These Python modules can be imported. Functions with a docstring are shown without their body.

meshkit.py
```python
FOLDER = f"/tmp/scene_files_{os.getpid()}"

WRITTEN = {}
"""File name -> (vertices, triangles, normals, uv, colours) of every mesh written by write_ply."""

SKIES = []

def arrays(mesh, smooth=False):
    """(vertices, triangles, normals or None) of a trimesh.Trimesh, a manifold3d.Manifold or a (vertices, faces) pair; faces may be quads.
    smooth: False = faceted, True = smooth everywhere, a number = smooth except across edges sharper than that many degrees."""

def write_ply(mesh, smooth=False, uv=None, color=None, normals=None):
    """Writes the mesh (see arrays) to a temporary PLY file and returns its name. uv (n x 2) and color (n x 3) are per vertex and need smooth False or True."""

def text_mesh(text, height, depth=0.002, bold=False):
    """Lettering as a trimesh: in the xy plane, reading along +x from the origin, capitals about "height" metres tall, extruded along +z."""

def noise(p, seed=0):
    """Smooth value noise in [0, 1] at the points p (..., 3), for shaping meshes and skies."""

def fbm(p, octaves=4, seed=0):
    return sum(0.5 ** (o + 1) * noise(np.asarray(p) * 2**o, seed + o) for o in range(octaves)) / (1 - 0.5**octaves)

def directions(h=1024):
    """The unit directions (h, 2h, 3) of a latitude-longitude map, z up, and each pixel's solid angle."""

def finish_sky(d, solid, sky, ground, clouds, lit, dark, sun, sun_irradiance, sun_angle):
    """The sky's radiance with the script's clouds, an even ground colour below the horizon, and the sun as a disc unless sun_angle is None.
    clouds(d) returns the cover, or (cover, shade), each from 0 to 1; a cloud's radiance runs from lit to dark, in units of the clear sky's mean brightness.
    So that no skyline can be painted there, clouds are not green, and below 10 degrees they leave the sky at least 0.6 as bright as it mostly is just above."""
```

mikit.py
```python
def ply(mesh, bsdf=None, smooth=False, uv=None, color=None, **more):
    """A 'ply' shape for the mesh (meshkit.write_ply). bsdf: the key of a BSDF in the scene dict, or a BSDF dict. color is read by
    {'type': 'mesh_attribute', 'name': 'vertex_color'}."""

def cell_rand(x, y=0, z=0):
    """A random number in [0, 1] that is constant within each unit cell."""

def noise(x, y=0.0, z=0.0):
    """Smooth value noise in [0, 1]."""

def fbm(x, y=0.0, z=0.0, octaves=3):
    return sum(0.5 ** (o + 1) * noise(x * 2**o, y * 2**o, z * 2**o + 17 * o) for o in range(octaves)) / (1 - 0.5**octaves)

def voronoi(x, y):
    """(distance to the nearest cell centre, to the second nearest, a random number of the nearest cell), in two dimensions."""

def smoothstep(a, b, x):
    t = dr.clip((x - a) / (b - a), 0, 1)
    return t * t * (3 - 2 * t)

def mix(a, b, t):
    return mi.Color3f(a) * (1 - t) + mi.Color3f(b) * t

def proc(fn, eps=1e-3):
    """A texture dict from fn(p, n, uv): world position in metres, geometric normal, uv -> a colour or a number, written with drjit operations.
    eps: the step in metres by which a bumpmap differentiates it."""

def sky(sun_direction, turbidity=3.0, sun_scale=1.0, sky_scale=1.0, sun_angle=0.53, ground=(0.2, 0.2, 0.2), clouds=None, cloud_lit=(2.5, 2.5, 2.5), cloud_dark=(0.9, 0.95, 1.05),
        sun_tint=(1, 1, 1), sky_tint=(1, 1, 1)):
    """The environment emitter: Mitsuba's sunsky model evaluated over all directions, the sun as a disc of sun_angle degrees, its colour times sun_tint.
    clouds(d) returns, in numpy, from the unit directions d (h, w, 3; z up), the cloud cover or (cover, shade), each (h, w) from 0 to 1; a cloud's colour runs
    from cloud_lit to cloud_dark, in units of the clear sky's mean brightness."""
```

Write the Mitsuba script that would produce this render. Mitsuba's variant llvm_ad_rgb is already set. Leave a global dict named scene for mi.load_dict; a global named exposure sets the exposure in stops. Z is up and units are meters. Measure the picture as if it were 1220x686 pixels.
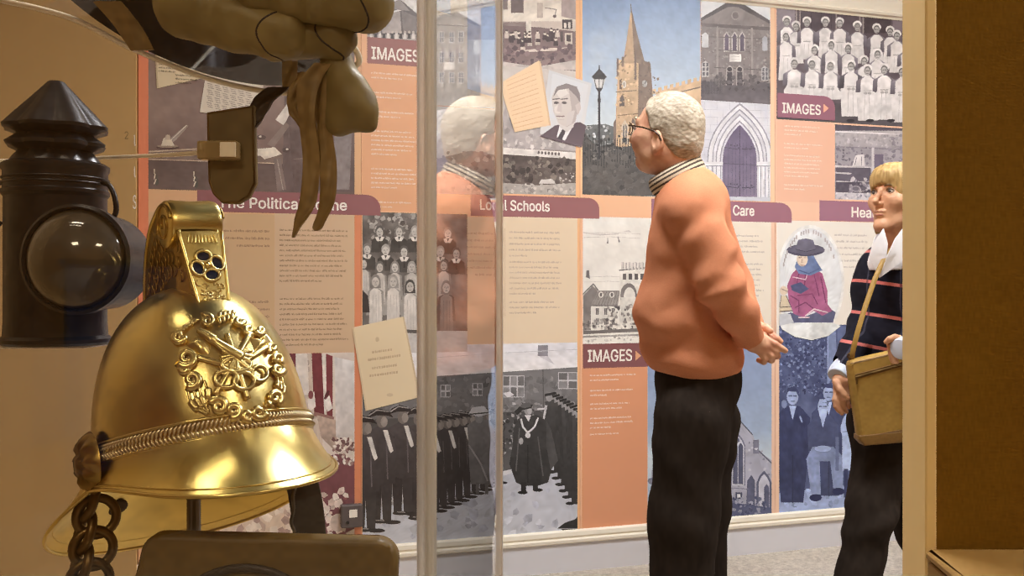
import math, random
import numpy as np, trimesh, mitsuba as mi, drjit as dr
import mapbox_earcut as earcut
import manifold3d as m3
import mikit, meshkit
from mikit import proc, noise, fbm, smoothstep, mix, cell_rand

T = mi.ScalarTransform4f
rng = np.random.default_rng(7)
scene, labels = {}, {}

# ------------------------------------------------------------------ camera, lamps, exposure
CAMH, F = 1.175, 1150.0
scene['camera'] = dict(type='perspective', fov=2 * math.degrees(math.atan(610 / F)), fov_axis='x', near_clip=0.02, far_clip=60.0,
                       to_world=T().look_at(origin=[0, 0, CAMH], target=[0, 1, CAMH], up=[0, 0, 1]))
exposure = 0.0
GALLERY_LAMP = (46.5, 46.5, 46.5)      # recessed ceiling panels over the mural side
NEAR_LAMP = (23.0, 18.6, 12.0)            # recessed panels over the camera side, warmer and dimmer
CASE_LAMP = (26.0, 22.5, 16.5)            # warm strip under the canopy of the display case

A = math.radians(17.7)
D0 = 4.03
P0 = np.array([80 / F * D0, D0, 0.0])
UA = np.array([math.cos(A), math.sin(A), 0.0])
NW = np.array([math.sin(A), -math.cos(A), 0.0])
ROOM = np.eye(4); ROOM[:3, 0], ROOM[:3, 1], ROOM[:3, 2], ROOM[:3, 3] = UA, NW, [0, 0, 1], P0   # mirrored frame: u along wall, v into room
CEIL = 2.95


def P(px, py, y):
    """The point seen at (px, py) of the photograph at depth y."""
    return np.array([(px - 610) / F * y, y, CAMH - (py - 343) / F * y])


def W(px, py, off=0.0):
    """Points of the mural wall."""
    px, py = np.asarray(px, float), np.asarray(py, float)
    a, b = (px - 610) / F, -(py - 343) / F
    t = (P0 @ NW) / (a * NW[0] + NW[1])
    return np.stack([a * t, t, CAMH + b * t], -1) + NW * np.asarray(off)[..., None]


def room(u, v, z):
    return P0 + UA * u + NW * v + np.array([0, 0, z])


# ------------------------------------------------------------------ helpers
def lin(c):
    c = np.asarray(c, float) / 255.0
    return np.where(c <= 0.04045, c / 12.92, ((c + 0.055) / 1.055) ** 2.4)


def mixc(a, b, t):
    return mix([float(x) for x in lin(a)], [float(x) for x in lin(b)], t)


def rgb(*c):
    return {'type': 'rgb', 'value': [float(x) for x in lin(c)]}


def mat(key, base=None, rough=0.6, metal=0.0, spec=0.5, **more):
    b = dict(type='principled', base_color=base, roughness=rough, metallic=metal, specular=spec, **more)
    scene[key] = {'type': 'twosided', 'bsdf': b}
    return key


def bump(key, base, fn, scale, rough=0.6, metal=0.0, eps=1e-3, spec=0.5, **more):
    scene[key] = {'type': 'twosided', 'bsdf': {'type': 'bumpmap', 'arbitrary': proc(fn, eps), 'scale': scale,
                  'bsdf': dict(type='principled', base_color=base, roughness=rough, metallic=metal, specular=spec, **more)}}
    return key


def numbered(name):
    if name not in labels and name not in scene:
        return name
    k = 1
    while f'{name}_{k:03d}' in scene or f'{name}_{k:03d}' in labels:
        k += 1
    return f'{name}_{k:03d}'


used = set()


def thing(name, label, cat, group=None):
    key = numbered(name)
    labels[key] = {'label': label, 'category': cat}
    if group:
        labels[key]['group'] = group
    return key


def add(name, mesh, m, parent=None, smooth=False, color=None, label=None, cat=None, group=None, kind=None, **more):
    key = numbered(f'{parent}__{name}' if parent else name)
    scene[key] = mikit.ply(mesh, m, smooth=smooth, color=color, **more)
    e = {k: v for k, v in dict(label=label, category=cat, group=group, kind=kind).items() if v}
    if e:
        labels[key] = e
    return key


def struct(name, mesh, m, parent=None, smooth=False, label=None):
    return add(name, mesh, m, parent, smooth, kind='structure' if parent is None else None, label=label)


def cat(ms):
    return trimesh.util.concatenate(ms)


def bx(lo, hi, M=None, bevel=0.0):
    lo, hi = np.asarray(lo, float), np.asarray(hi, float)
    if bevel:
        pts = []
        for i in range(8):
            s = np.array([(i >> k) & 1 for k in range(3)])
            c = np.where(s, hi - bevel, lo + bevel)
            d = np.where(s, 1, -1) * bevel
            for k in range(3):
                q = c.copy(); q[k] += d[k]; pts.append(q)
            pts.append(c + d * 0.577)
        m = trimesh.convex.convex_hull(np.array(pts))
    else:
        m = trimesh.creation.box(extents=hi - lo); m.apply_translation((lo + hi) / 2)
    if M is not None:
        m.apply_transform(M)
        if np.linalg.det(M[:3, :3]) < 0 and m.volume < 0:
            m.invert()
    return m


def rbx(u0, u1, v0, v1, z0, z1, bevel=0.0):
    return bx((u0, v0, z0), (u1, v1, z1), ROOM, bevel)


def tube(pts, r, sides=10, closed=False, caps=True, flat=None):
    """A tube along the points; r a number or one radius per point; flat=(dir, k) squashes the section along dir."""
    p = np.asarray(pts, float); n = len(p)
    r = np.broadcast_to(np.asarray(r, float), (n,))
    t = (np.roll(p, -1, 0) - np.roll(p, 1, 0)) if closed else np.gradient(p, axis=0)
    t /= np.linalg.norm(t, axis=1, keepdims=True) + 1e-12
    up = np.array([0, 0, 1.0]) if abs(t[0][2]) < 0.9 else np.array([1.0, 0, 0])
    a = np.zeros_like(p); x = np.cross(t[0], up); x /= np.linalg.norm(x)
    for i in range(n):
        x = x - t[i] * (x @ t[i]); x /= np.linalg.norm(x) + 1e-12; a[i] = x
    b = np.cross(t, a)
    ang = np.arange(sides) * 2 * np.pi / sides
    off = r[:, None, None] * (np.cos(ang)[None, :, None] * a[:, None] + np.sin(ang)[None, :, None] * b[:, None])
    if flat is not None:
        d = np.asarray(flat[0], float)
        if d.ndim == 1:
            d = np.broadcast_to(d, p.shape)
        dd = d[:, None, :]
        off = off - dd * ((off * dd).sum(-1, keepdims=True)) * (1 - flat[1])
    v = (p[:, None] + off).reshape(-1, 3)
    f = []
    m = n if closed else n - 1
    for i in range(m):
        for j in range(sides):
            q = [i * sides + j, i * sides + (j + 1) % sides, ((i + 1) % n) * sides + (j + 1) % sides, ((i + 1) % n) * sides + j]
            f += [[q[0], q[2], q[1]], [q[0], q[3], q[2]]]
    if not closed and caps:
        v = np.vstack([v, p[0], p[-1]])
        for j in range(sides):
            f += [[len(v) - 2, j, (j + 1) % sides], [len(v) - 1, (n - 1) * sides + (j + 1) % sides, (n - 1) * sides + j]]
    out = trimesh.Trimesh(v, np.array(f)[:, ::-1], process=False)
    if out.volume < 0:
        out.invert()
    return out


def spline(pts, n=40, closed=False):
    p = np.asarray(pts, float)
    if closed:
        p = np.vstack([p[-2:], p, p[:2]])[0:]
        q = [cr(p, i + 1, t) for i in range(len(p) - 4) for t in np.linspace(0, 1, max(2, n // (len(p) - 4)), endpoint=False)]
        return np.array(q)
    p = np.vstack([2 * p[0] - p[1], p, 2 * p[-1] - p[-2]])
    segs = len(p) - 3
    out = [cr(p, 1 + min(int(s), segs - 1), s - min(int(s), segs - 1)) for s in np.linspace(0, segs, n)]
    return np.array(out)


def cr(p, i, t):
    a, b, c, d = p[i - 1], p[i], p[i + 1], p[(i + 2)]
    return 0.5 * (2 * b + (c - a) * t + (2 * a - 5 * b + 4 * c - d) * t * t + (3 * b - a - 3 * c + d) * t ** 3)


def lathe(profile, n=48, sx=1.0, sy=1.0):
    pr = np.asarray(profile, float)
    ang = np.arange(n) * 2 * np.pi / n
    v = np.stack([pr[:, None, 0] * np.cos(ang) * sx, pr[:, None, 0] * np.sin(ang) * sy, np.broadcast_to(pr[:, None, 1], (len(pr), n))], -1).reshape(-1, 3)
    f = []
    for i in range(len(pr) - 1):
        for j in range(n):
            a, b, c, d = i * n + j, i * n + (j + 1) % n, (i + 1) * n + (j + 1) % n, (i + 1) * n + j
            f += [[a, b, c], [a, c, d]]
    m = trimesh.Trimesh(v, f, process=False)
    m.merge_vertices(); m.update_faces(m.nondegenerate_faces())
    return m


def frame(o, x, y, z):
    M = np.eye(4); M[:3, 0], M[:3, 1], M[:3, 2], M[:3, 3] = x, y, z, o
    return M


def rot(axis, deg, o=(0, 0, 0)):
    return trimesh.transformations.rotation_matrix(math.radians(deg), axis, o)


# signed distances, and the surface they enclose
def unit(v):
    v = np.asarray(v, float); return v / np.linalg.norm(v)


def cap(p, a, b, r0, r1=None):
    r1 = r0 if r1 is None else r1
    a, b = np.asarray(a, float), np.asarray(b, float)
    d = b - a
    t = np.clip(((p - a) @ d) / (d @ d + 1e-12), 0, 1)
    return np.linalg.norm(p - a - t[:, None] * d, axis=1) - (r0 + (r1 - r0) * t)


def ell(p, c, r, R=None):
    q = p - np.asarray(c, float)
    if R is not None:
        q = q @ np.asarray(R).T
    r = np.asarray(r, float)
    k0 = np.linalg.norm(q / r, axis=1); k1 = np.linalg.norm(q / r ** 2, axis=1)
    return k0 * (k0 - 1) / np.maximum(k1, 1e-9)


def sbox(p, c, h, r, R=None):
    q = p - np.asarray(c, float)
    if R is not None:
        q = q @ np.asarray(R).T
    q = np.abs(q) - np.asarray(h, float) + r
    return np.linalg.norm(np.maximum(q, 0), axis=1) + np.minimum(q.max(1), 0) - r


def smin(k, *ds):
    out = ds[0]
    for d in ds[1:]:
        h = np.maximum(k - np.abs(out - d), 0) / k
        out = np.minimum(out, d) - h * h * k / 4
    return out


def smax(k, a, b):
    return -smin(k, -a, -b)


def surf(f, lo, hi, h):
    """Surface nets of the distance f over the box, evaluated only near the surface."""
    lo, hi = np.asarray(lo, float), np.asarray(hi, float)
    B = 6
    nb = np.ceil((hi - lo) / h / B).astype(int) + 1
    n = nb * B
    cen = np.stack(np.meshgrid(*[lo[k] + (np.arange(nb[k]) + 0.5) * B * h for k in range(3)], indexing='ij'), -1)
    c = f(cen.reshape(-1, 3)).reshape(nb)
    near = np.abs(c) < B * h * 2.2
    val = np.repeat(np.repeat(np.repeat(np.where(c > 0, 1.0, -1.0), B, 0), B, 1), B, 2)
    idx = np.argwhere(near)
    o = np.stack(np.meshgrid(*[np.arange(B)] * 3, indexing='ij'), -1).reshape(-1, 3)
    g = (idx[:, None] * B + o[None]).reshape(-1, 3)
    for s in range(0, len(g), 400000):
        q = g[s:s + 400000]
        val[q[:, 0], q[:, 1], q[:, 2]] = f(lo + q * h)
    ins = val < 0
    corners = [(i, j, k) for i in (0, 1) for j in (0, 1) for k in (0, 1)]
    sl = lambda d: tuple(slice(d[k], n[k] - 1 + d[k]) for k in range(3))
    cnt = sum(ins[sl(d)].astype(int) for d in corners)
    act = (cnt > 0) & (cnt < 8)
    cells = np.argwhere(act)
    ids = np.full(act.shape, -1); ids[act] = np.arange(len(cells))
    acc, w = np.zeros((len(cells), 3)), np.zeros(len(cells))
    for a in corners:
        for k in range(3):
            if a[k] == 0:
                b = list(a); b[k] = 1
                ia, ib = cells + a, cells + b
                va, vb = val[tuple(ia.T)], val[tuple(ib.T)]
                x = (va < 0) != (vb < 0)
                t = np.where(x, va / np.where(va - vb == 0, 1, va - vb), 0)
                pt = np.array(a, float)[None] + t[:, None] * np.eye(3)[k]
                acc[x] += pt[x]; w[x] += 1
    verts = lo + (cells + acc / np.maximum(w, 1)[:, None]) * h
    faces = []
    for k in range(3):
        e = [0, 0, 0]; e[k] = 1
        i1, i2 = (k + 1) % 3, (k + 2) % 3
        base = ins[tuple(slice(0, n[m] - 1) for m in range(3))]
        nxt = ins[tuple(slice(e[m], n[m] - 1 + e[m]) for m in range(3))]
        cr_ = np.argwhere(base != nxt)
        cr_ = cr_[(cr_[:, i1] > 0) & (cr_[:, i2] > 0)]
        d1, d2 = np.eye(3, dtype=int)[i1], np.eye(3, dtype=int)[i2]
        q = np.stack([ids[tuple((cr_ - d1 - d2).T)], ids[tuple((cr_ - d2).T)], ids[tuple(cr_.T)], ids[tuple((cr_ - d1).T)]], 1)
        flip = ~base[tuple(cr_.T)]
        q[flip] = q[flip][:, ::-1]
        q = q[(q >= 0).all(1)]
        faces.append(q)
    q = np.vstack(faces)
    return trimesh.Trimesh(verts, np.vstack([q[:, [0, 1, 2]], q[:, [0, 2, 3]]]), process=False)


def fb(p, s, seed=0, octaves=3):
    return meshkit.fbm(np.asarray(p) * s, octaves, seed) - 0.5


# ------------------------------------------------------------------ materials
def m_paint(c, amp=0.05):
    c = [float(x) for x in lin(c)]
    return proc(lambda p, n, uv: mi.Color3f(c) * (1 - amp + 2 * amp * fbm(p.x * 5, p.y * 5, p.z * 5, 3)))


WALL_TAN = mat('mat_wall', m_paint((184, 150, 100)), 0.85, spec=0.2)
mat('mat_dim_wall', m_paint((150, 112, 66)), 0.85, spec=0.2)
mat('mat_trim', rgb(236, 230, 214), 0.45)
mat('mat_skirting', rgb(214, 214, 220), 0.5)
mat('mat_ceiling', rgb(225, 220, 208), 0.9, spec=0.1)
mat('mat_carpet', proc(lambda p, n, uv: mixc((140, 132, 122), (198, 190, 178), 0.15 + 0.45 * noise(p.x * 70, p.y * 70) + 0.4 * noise(p.x * 220, p.y * 220))), 1.0, spec=0.0)
mat('mat_post', m_paint((240, 212, 152), 0.04), 0.6)
bump('mat_felt', proc(lambda p, n, uv: mixc((106, 74, 20), (136, 100, 34), 0.5 * fbm(p.x * 9, p.y * 9, p.z * 9, 3) + 0.35 * noise(p.x * 330, 0, p.z * 90) + 0.15 * noise(p.x * 90, 0, p.z * 330))),
     lambda p, n, uv: noise(p.x * 420, 0, p.z * 420), 0.0006, 0.95, spec=0.1)
mat('mat_ledge', m_paint((142, 108, 52), 0.08), 0.6)
mat('mat_print', {'type': 'mesh_attribute', 'name': 'vertex_color'}, 0.42, spec=0.35)
mat('mat_white_ink', rgb(238, 232, 224), 0.5)
mat('mat_purple', rgb(132, 82, 92), 0.42, spec=0.35)
mat('mat_purple_cool', rgb(150, 100, 122), 0.42, spec=0.35)
mat('mat_black', rgb(24, 22, 22), 0.4)
mat('mat_metal', rgb(150, 150, 148), 0.35, 0.9)
mat('mat_lamp', rgb(240, 240, 236), 0.5)
scene['mat_glass'] = {'type': 'thindielectric', 'int_ior': 1.5}
scene['mat_acrylic'] = {'type': 'thindielectric', 'int_ior': 1.49}

# ------------------------------------------------------------------ the room
U0, U1, V1 = -4.6, 3.6, 6.4
struct('floor', rbx(U0 - .1, U1 + .1, -.1, V1 + .1, -.1, 0), 'mat_carpet')
struct('ceiling', rbx(U0 - .1, U1 + .1, -.1, V1 + .1, CEIL, CEIL + .1), 'mat_ceiling')
struct('wall_back', rbx(U0 - .1, U1 + .1, -.1, 0, 0, CEIL), 'mat_wall')
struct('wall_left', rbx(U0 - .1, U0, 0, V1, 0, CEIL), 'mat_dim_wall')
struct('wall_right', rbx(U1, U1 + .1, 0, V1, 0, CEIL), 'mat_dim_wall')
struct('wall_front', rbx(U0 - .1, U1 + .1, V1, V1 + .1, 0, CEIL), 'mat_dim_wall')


def moulding(profile, u0, u1):
    """A profile (v, z) run along the mural wall."""
    pr = np.asarray(profile, float)
    v = np.vstack([np.column_stack([np.full(len(pr), u), pr]) for u in (u0, u1)])
    k = len(pr)
    f = [[i, (i + 1) % k, k + (i + 1) % k, k + i] for i in range(k)]
    f = [[q[0], q[1], q[2]] for q in f] + [[q[0], q[2], q[3]] for q in f]
    tri = earcut.triangulate_float64(pr, np.array([k], np.uint32)).reshape(-1, 3)
    f += tri.tolist() + (tri[:, ::-1] + k).tolist()
    m = trimesh.Trimesh(v, f, process=False); m.apply_transform(ROOM); m.fix_normals()
    return m


ZB, ZT = 0.175, 2.42        # bottom and top of the printed boards
UM = float((W(163.5, 343) - P0) @ UA)
struct('wall_pier', rbx(U0, UM, 0, .05, 0, CEIL), 'mat_wall')
sk = struct('baseboard_back', moulding([(0, 0), (.018, 0), (.018, .118), (0, .118)], UM, U1), 'mat_skirting')
struct('baseboard_back__moulding', moulding([(0, .118), (.02, .118), (.03, .124), (.031, .135), (.022, .140), (.022, .146), (.027, .150), (.024, .166), (.012, .172), (0, .172)], UM, U1), 'mat_trim')
struct('trim_1', moulding([(0, ZT + .004), (.012, ZT + .004), (.016, ZT + .012), (.03, ZT + .016), (.034, ZT + .026), (.02, ZT + .034), (.02, ZT + .14), (.03, ZT + .15), (.03, ZT + .17), (0, ZT + .17)], UM, U1), 'mat_trim')

# the partition at the right and the ledge in front of it
PX, PY = 0.654, 1.5
part_ = struct('wall_partition', bx((PX + .004, PY, 0), (2.2, PY + .085, CEIL)), 'mat_felt')
struct('trim_2', bx((PX - .012, PY - .002, 0), (PX + .006, PY + .09, CEIL), None, .003), 'mat_post')
EL = PX - .012


def ledge():
    t = thing('display_ledge', 'brown covered ledge at the foot of the dark mustard partition', 'ledge')
    s = np.array([1.0, 0, 0]); d = unit([(732 - 610) / F, 1, 0])
    a = P(1103, 652, PY); a[2] = 0; a[1] = PY - .008
    top = CAMH - 309 / F * PY
    q = np.array([a, a + [1.3, 0, 0], a + [1.3, 0, 0] - d * .62, a - d * .62])
    m = m3.CrossSection([[(x[0], x[1]) for x in q[::-1]]])
    if m.area() < 0:
        m = m3.CrossSection([[(x[0], x[1]) for x in q]])
    def slab(z0, z1, off, b=0.006):
        cs = m.offset(off, m3.JoinType.Round, 2.0, 24) if off else m
        lay = [m3.Manifold.extrude(cs.offset(-b, m3.JoinType.Miter), z1 - z0).translate((0, 0, z0)), m3.Manifold.extrude(cs, z1 - z0 - 2 * b).translate((0, 0, z0 + b))]
        return m3.Manifold.batch_hull(lay)
    def tm(x):
        g = x.to_mesh(); return trimesh.Trimesh(g.vert_properties[:, :3], g.tri_verts, process=False)
    add('body', tm(slab(0, top - .02, 0, .002)), 'mat_ledge', t)
    add('top', tm(slab(top - .02, top, 0.003, .007)), 'mat_ledge', t, smooth=40)


ledge()

# ------------------------------------------------------------------ lamps
def ceiling_panel(u, v, w, d, c, lab):
    t = thing('ceiling_panel_lamp', lab, 'ceiling light', 'recessed ceiling lamps')
    z = CEIL
    fr = cat([rbx(u - w / 2 - .03, u + w / 2 + .03, v - d / 2 - .03, v - d / 2, z - .025, z), rbx(u - w / 2 - .03, u + w / 2 + .03, v + d / 2, v + d / 2 + .03, z - .025, z),
              rbx(u - w / 2 - .03, u - w / 2, v - d / 2, v + d / 2, z - .025, z), rbx(u + w / 2, u + w / 2 + .03, v - d / 2, v + d / 2, z - .025, z)])
    add('frame', fr, 'mat_lamp', t)
    c0, eu, ev = room(u, v, z - .012), UA * w / 2, NW * d / 2
    q = np.array([c0 - eu - ev, c0 + eu - ev, c0 + eu + ev, c0 - eu + ev])
    m = trimesh.Trimesh(q, [[0, 1, 2], [0, 2, 3]], process=False)
    if m.face_normals[0][2] > 0:
        m.invert()
    add('diffuser', m, 'mat_lamp', t, emitter={'type': 'area', 'radiance': {'type': 'rgb', 'value': list(c)}})


LAB = 'recessed white ceiling lamp panel with a thin white frame'
for u, v, c in ((-.4, 1.7, GALLERY_LAMP), (1.3, 1.7, GALLERY_LAMP), (.9, 3.0, GALLERY_LAMP), (-2.6, 5.0, NEAR_LAMP), (-.2, 5.2, NEAR_LAMP)):
    ceiling_panel(u, v, .6, .6, c, LAB)
pb = thing('pinboard', 'dark blue pinboard on the left wall, mirrored in the front glass of the case', 'pinboard')
add('panel', rbx(U0 + .001, U0 + .02, 4.75, 6.1, .35, 1.28), mat('mat_pinboard', rgb(54, 72, 132), .9), pb)
for z_ in (.34, 1.28):
    add('rail', rbx(U0 + .001, U0 + .026, 4.74, 6.11, z_, z_ + .02), 'mat_black', pb)
# ------------------------------------------------------------------ the printed history boards on the wall
from shapely.geometry import Polygon, box as sbx, LineString, Point
from shapely import affinity

BOARD = 0.008


def tz(x):
    return (P0 @ NW) / ((x - 610) / F * NW[0] + NW[1])


def ysl(y, xc, x):
    """Where a level line of the wall that passes (xc, y) is at x."""
    return 343 + (y - 343) * tz(xc) / tz(np.asarray(x, float))


def ux(x):
    return float((W(x, 343) - P0) @ UA)


def zy(y, x):
    return CAMH - (y - 343) / F * tz(x)


class Print:
    """Flat ink shapes in the plane of the wall; later ones lie a hair above what they overlap."""

    def __init__(s, x0=None, y0=None, x1=None, y1=None, off=0.0005, step=2.5e-5):
        s.V, s.Fc, s.C, s.n, s.off, s.step = [], [], [], 0, BOARD + off, step
        s.boxes, s.lay = np.zeros((0, 4)), np.zeros(0)
        s.clip, s.grain = None, x0 is not None
        if x0 is not None:
            xc = (x0 + x1) / 2
            s.b = (x0, y0, x1, y1, xc)
            s.clip = Polygon([(x0, ysl(y0, xc, x0)), (x1, ysl(y0, xc, x1)), (x1, ysl(y1, xc, x1)), (x0, ysl(y1, xc, x0))])

    def put(s, xy, f, c, level):
        v = W(xy[:, 0], xy[:, 1]) + NW * (s.off + level * s.step)
        s.V.append(v); s.Fc.append(np.asarray(f) + s.n); c = np.broadcast_to(np.asarray(c, float), (len(xy), 3)) * .90 + 20
        if s.grain:
            k = lambda f_, sd: meshkit.noise(np.column_stack([xy * f_, np.full(len(xy), level * 1.7 + sd)])) - .5
            c = c * (1 + (.3 if level == 0 else 1) * (.16 * k(.10, 0) + .13 * k(.33, 3)))[:, None] + (.35 if level == 0 else 1) * (9 * k(.22, 5) + 5 * k(.6, 8))[:, None]
        s.C.append(lin(np.clip(c, 0, 255))); s.n += len(xy)

    def level(s, b):
        o = (s.boxes[:, 0] < b[2]) & (s.boxes[:, 2] > b[0]) & (s.boxes[:, 1] < b[3]) & (s.boxes[:, 3] > b[1])
        l = 1 + (s.lay[o].max() if o.any() else 0)
        s.boxes = np.vstack([s.boxes, b]); s.lay = np.append(s.lay, l)
        return l

    def base(s, fn, cell=2.5):
        x0, y0, x1, y1, xc = s.b
        nx, ny = max(2, int((x1 - x0) / cell) + 1), max(2, int((y1 - y0) / cell) + 1)
        gx, gy = np.meshgrid(np.linspace(x0, x1, nx), np.linspace(y0, y1, ny))
        yy = ysl(gy, xc, gx)
        c = np.clip(np.stack([np.broadcast_to(k, gx.shape) for k in fn(gx, yy)], -1) if not isinstance(fn, tuple) else np.broadcast_to(np.array(fn, float), gx.shape + (3,)), 0, 255)
        i = np.arange(nx * ny).reshape(ny, nx)
        q = np.stack([i[:-1, :-1], i[1:, :-1], i[1:, 1:], i[:-1, 1:]], -1).reshape(-1, 4)
        s.put(np.stack([gx, yy], -1).reshape(-1, 2), np.vstack([q[:, [0, 1, 2]], q[:, [0, 2, 3]]]), c.reshape(-1, 3), 0)
        return s

    def poly(s, pts, c, grad=None, clip=True):
        """grad: a colour at the bottom of the shape."""
        g = Polygon(pts) if not hasattr(pts, 'geom_type') else pts
        if not g.is_valid:
            g = g.buffer(0)
        if clip and s.clip is not None:
            g = g.intersection(s.clip)
        for h in getattr(g, 'geoms', [g]):
            if h.geom_type != 'Polygon' or h.area < 0.05:
                continue
            r = [np.array(k.coords)[:-1] for k in [h.exterior, *h.interiors]]
            xy = np.vstack(r)
            f = earcut.triangulate_float64(xy, np.cumsum([len(k) for k in r]).astype(np.uint32)).reshape(-1, 3)
            a, b, d = xy[f[:, 0]], xy[f[:, 1]], xy[f[:, 2]]
            w = (b[:, 0] - a[:, 0]) * (d[:, 1] - a[:, 1]) - (b[:, 1] - a[:, 1]) * (d[:, 0] - a[:, 0])
            f[w > 0] = f[w > 0][:, ::-1]
            col = np.array(c, float)
            if grad is not None:
                t = (xy[:, 1:] - xy[:, 1].min()) / max(np.ptp(xy[:, 1]), 1e-6)
                col = col * (1 - t) + np.array(grad, float) * t
            if s.grain and h.area > 14 and len(f):
                v3, f = trimesh.remesh.subdivide_to_size(np.column_stack([xy, np.zeros(len(xy))]), f, max(3.2, math.sqrt(h.area) / 14), max_iter=12)
                if grad is not None:
                    t = (v3[:, 1:2] - xy[:, 1].min()) / max(np.ptp(xy[:, 1]), 1e-6); col = np.array(c, float) * (1 - t) + np.array(grad, float) * t
                xy = v3[:, :2]
            s.put(xy, f, col, s.level(h.bounds))
        return s

    def rect(s, x0, y0, x1, y1, c, grad=None):
        return s.poly([(x0, y0), (x1, y0), (x1, y1), (x0, y1)], c, grad)

    def bar(s, x0, y0, x1, y1, c):
        """A rectangle of the wall itself: level top and bottom."""
        xc = (x0 + x1) / 2
        return s.poly([(x0, ysl(y0, xc, x0)), (x1, ysl(y0, xc, x1)), (x1, ysl(y1, xc, x1)), (x0, ysl(y1, xc, x0))], c)

    def el(s, x, y, rx, ry, c, rot_=0, n=14, grad=None):
        a = np.arange(n) * 2 * np.pi / n
        p = np.stack([rx * np.cos(a), ry * np.sin(a)], -1)
        k = math.radians(rot_)
        p = p @ np.array([[math.cos(k), math.sin(k)], [-math.sin(k), math.cos(k)]]) + [x, y]
        return s.poly(p, c, grad)

    def line(s, pts, w, c):
        return s.poly(LineString(pts).buffer(w / 2, quad_segs=2), c)

    def speck(s, x0, y0, x1, y1, n, size, cols, seed=0, inside=None):
        r = np.random.default_rng(seed)
        for _ in range(n):
            x, y = r.uniform(x0, x1), r.uniform(y0, y1)
            if inside is not None and not inside.contains(Point(x, y)):
                continue
            k = size * r.uniform(.5, 1.3)
            a = r.uniform(0, 6.28) + np.arange(5) * 1.257
            rad = k * r.uniform(.5, 1.1, 5)
            c = np.array(cols[r.integers(len(cols))], float) * r.uniform(.92, 1.06)
            s.poly(np.stack([x + rad * np.cos(a), y + rad * np.sin(a)], -1), np.minimum(c, 255))
        return s

    def mesh(s):
        return trimesh.Trimesh(np.vstack(s.V), np.vstack(s.Fc), process=False), np.vstack(s.C)

    def done(s, name, parent, label=None, kind=None):
        v, f = np.vstack(s.V), np.vstack(s.Fc)
        return add(name, (v, f), 'mat_print', parent, color=np.vstack(s.C), label=label, kind=kind)


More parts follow.
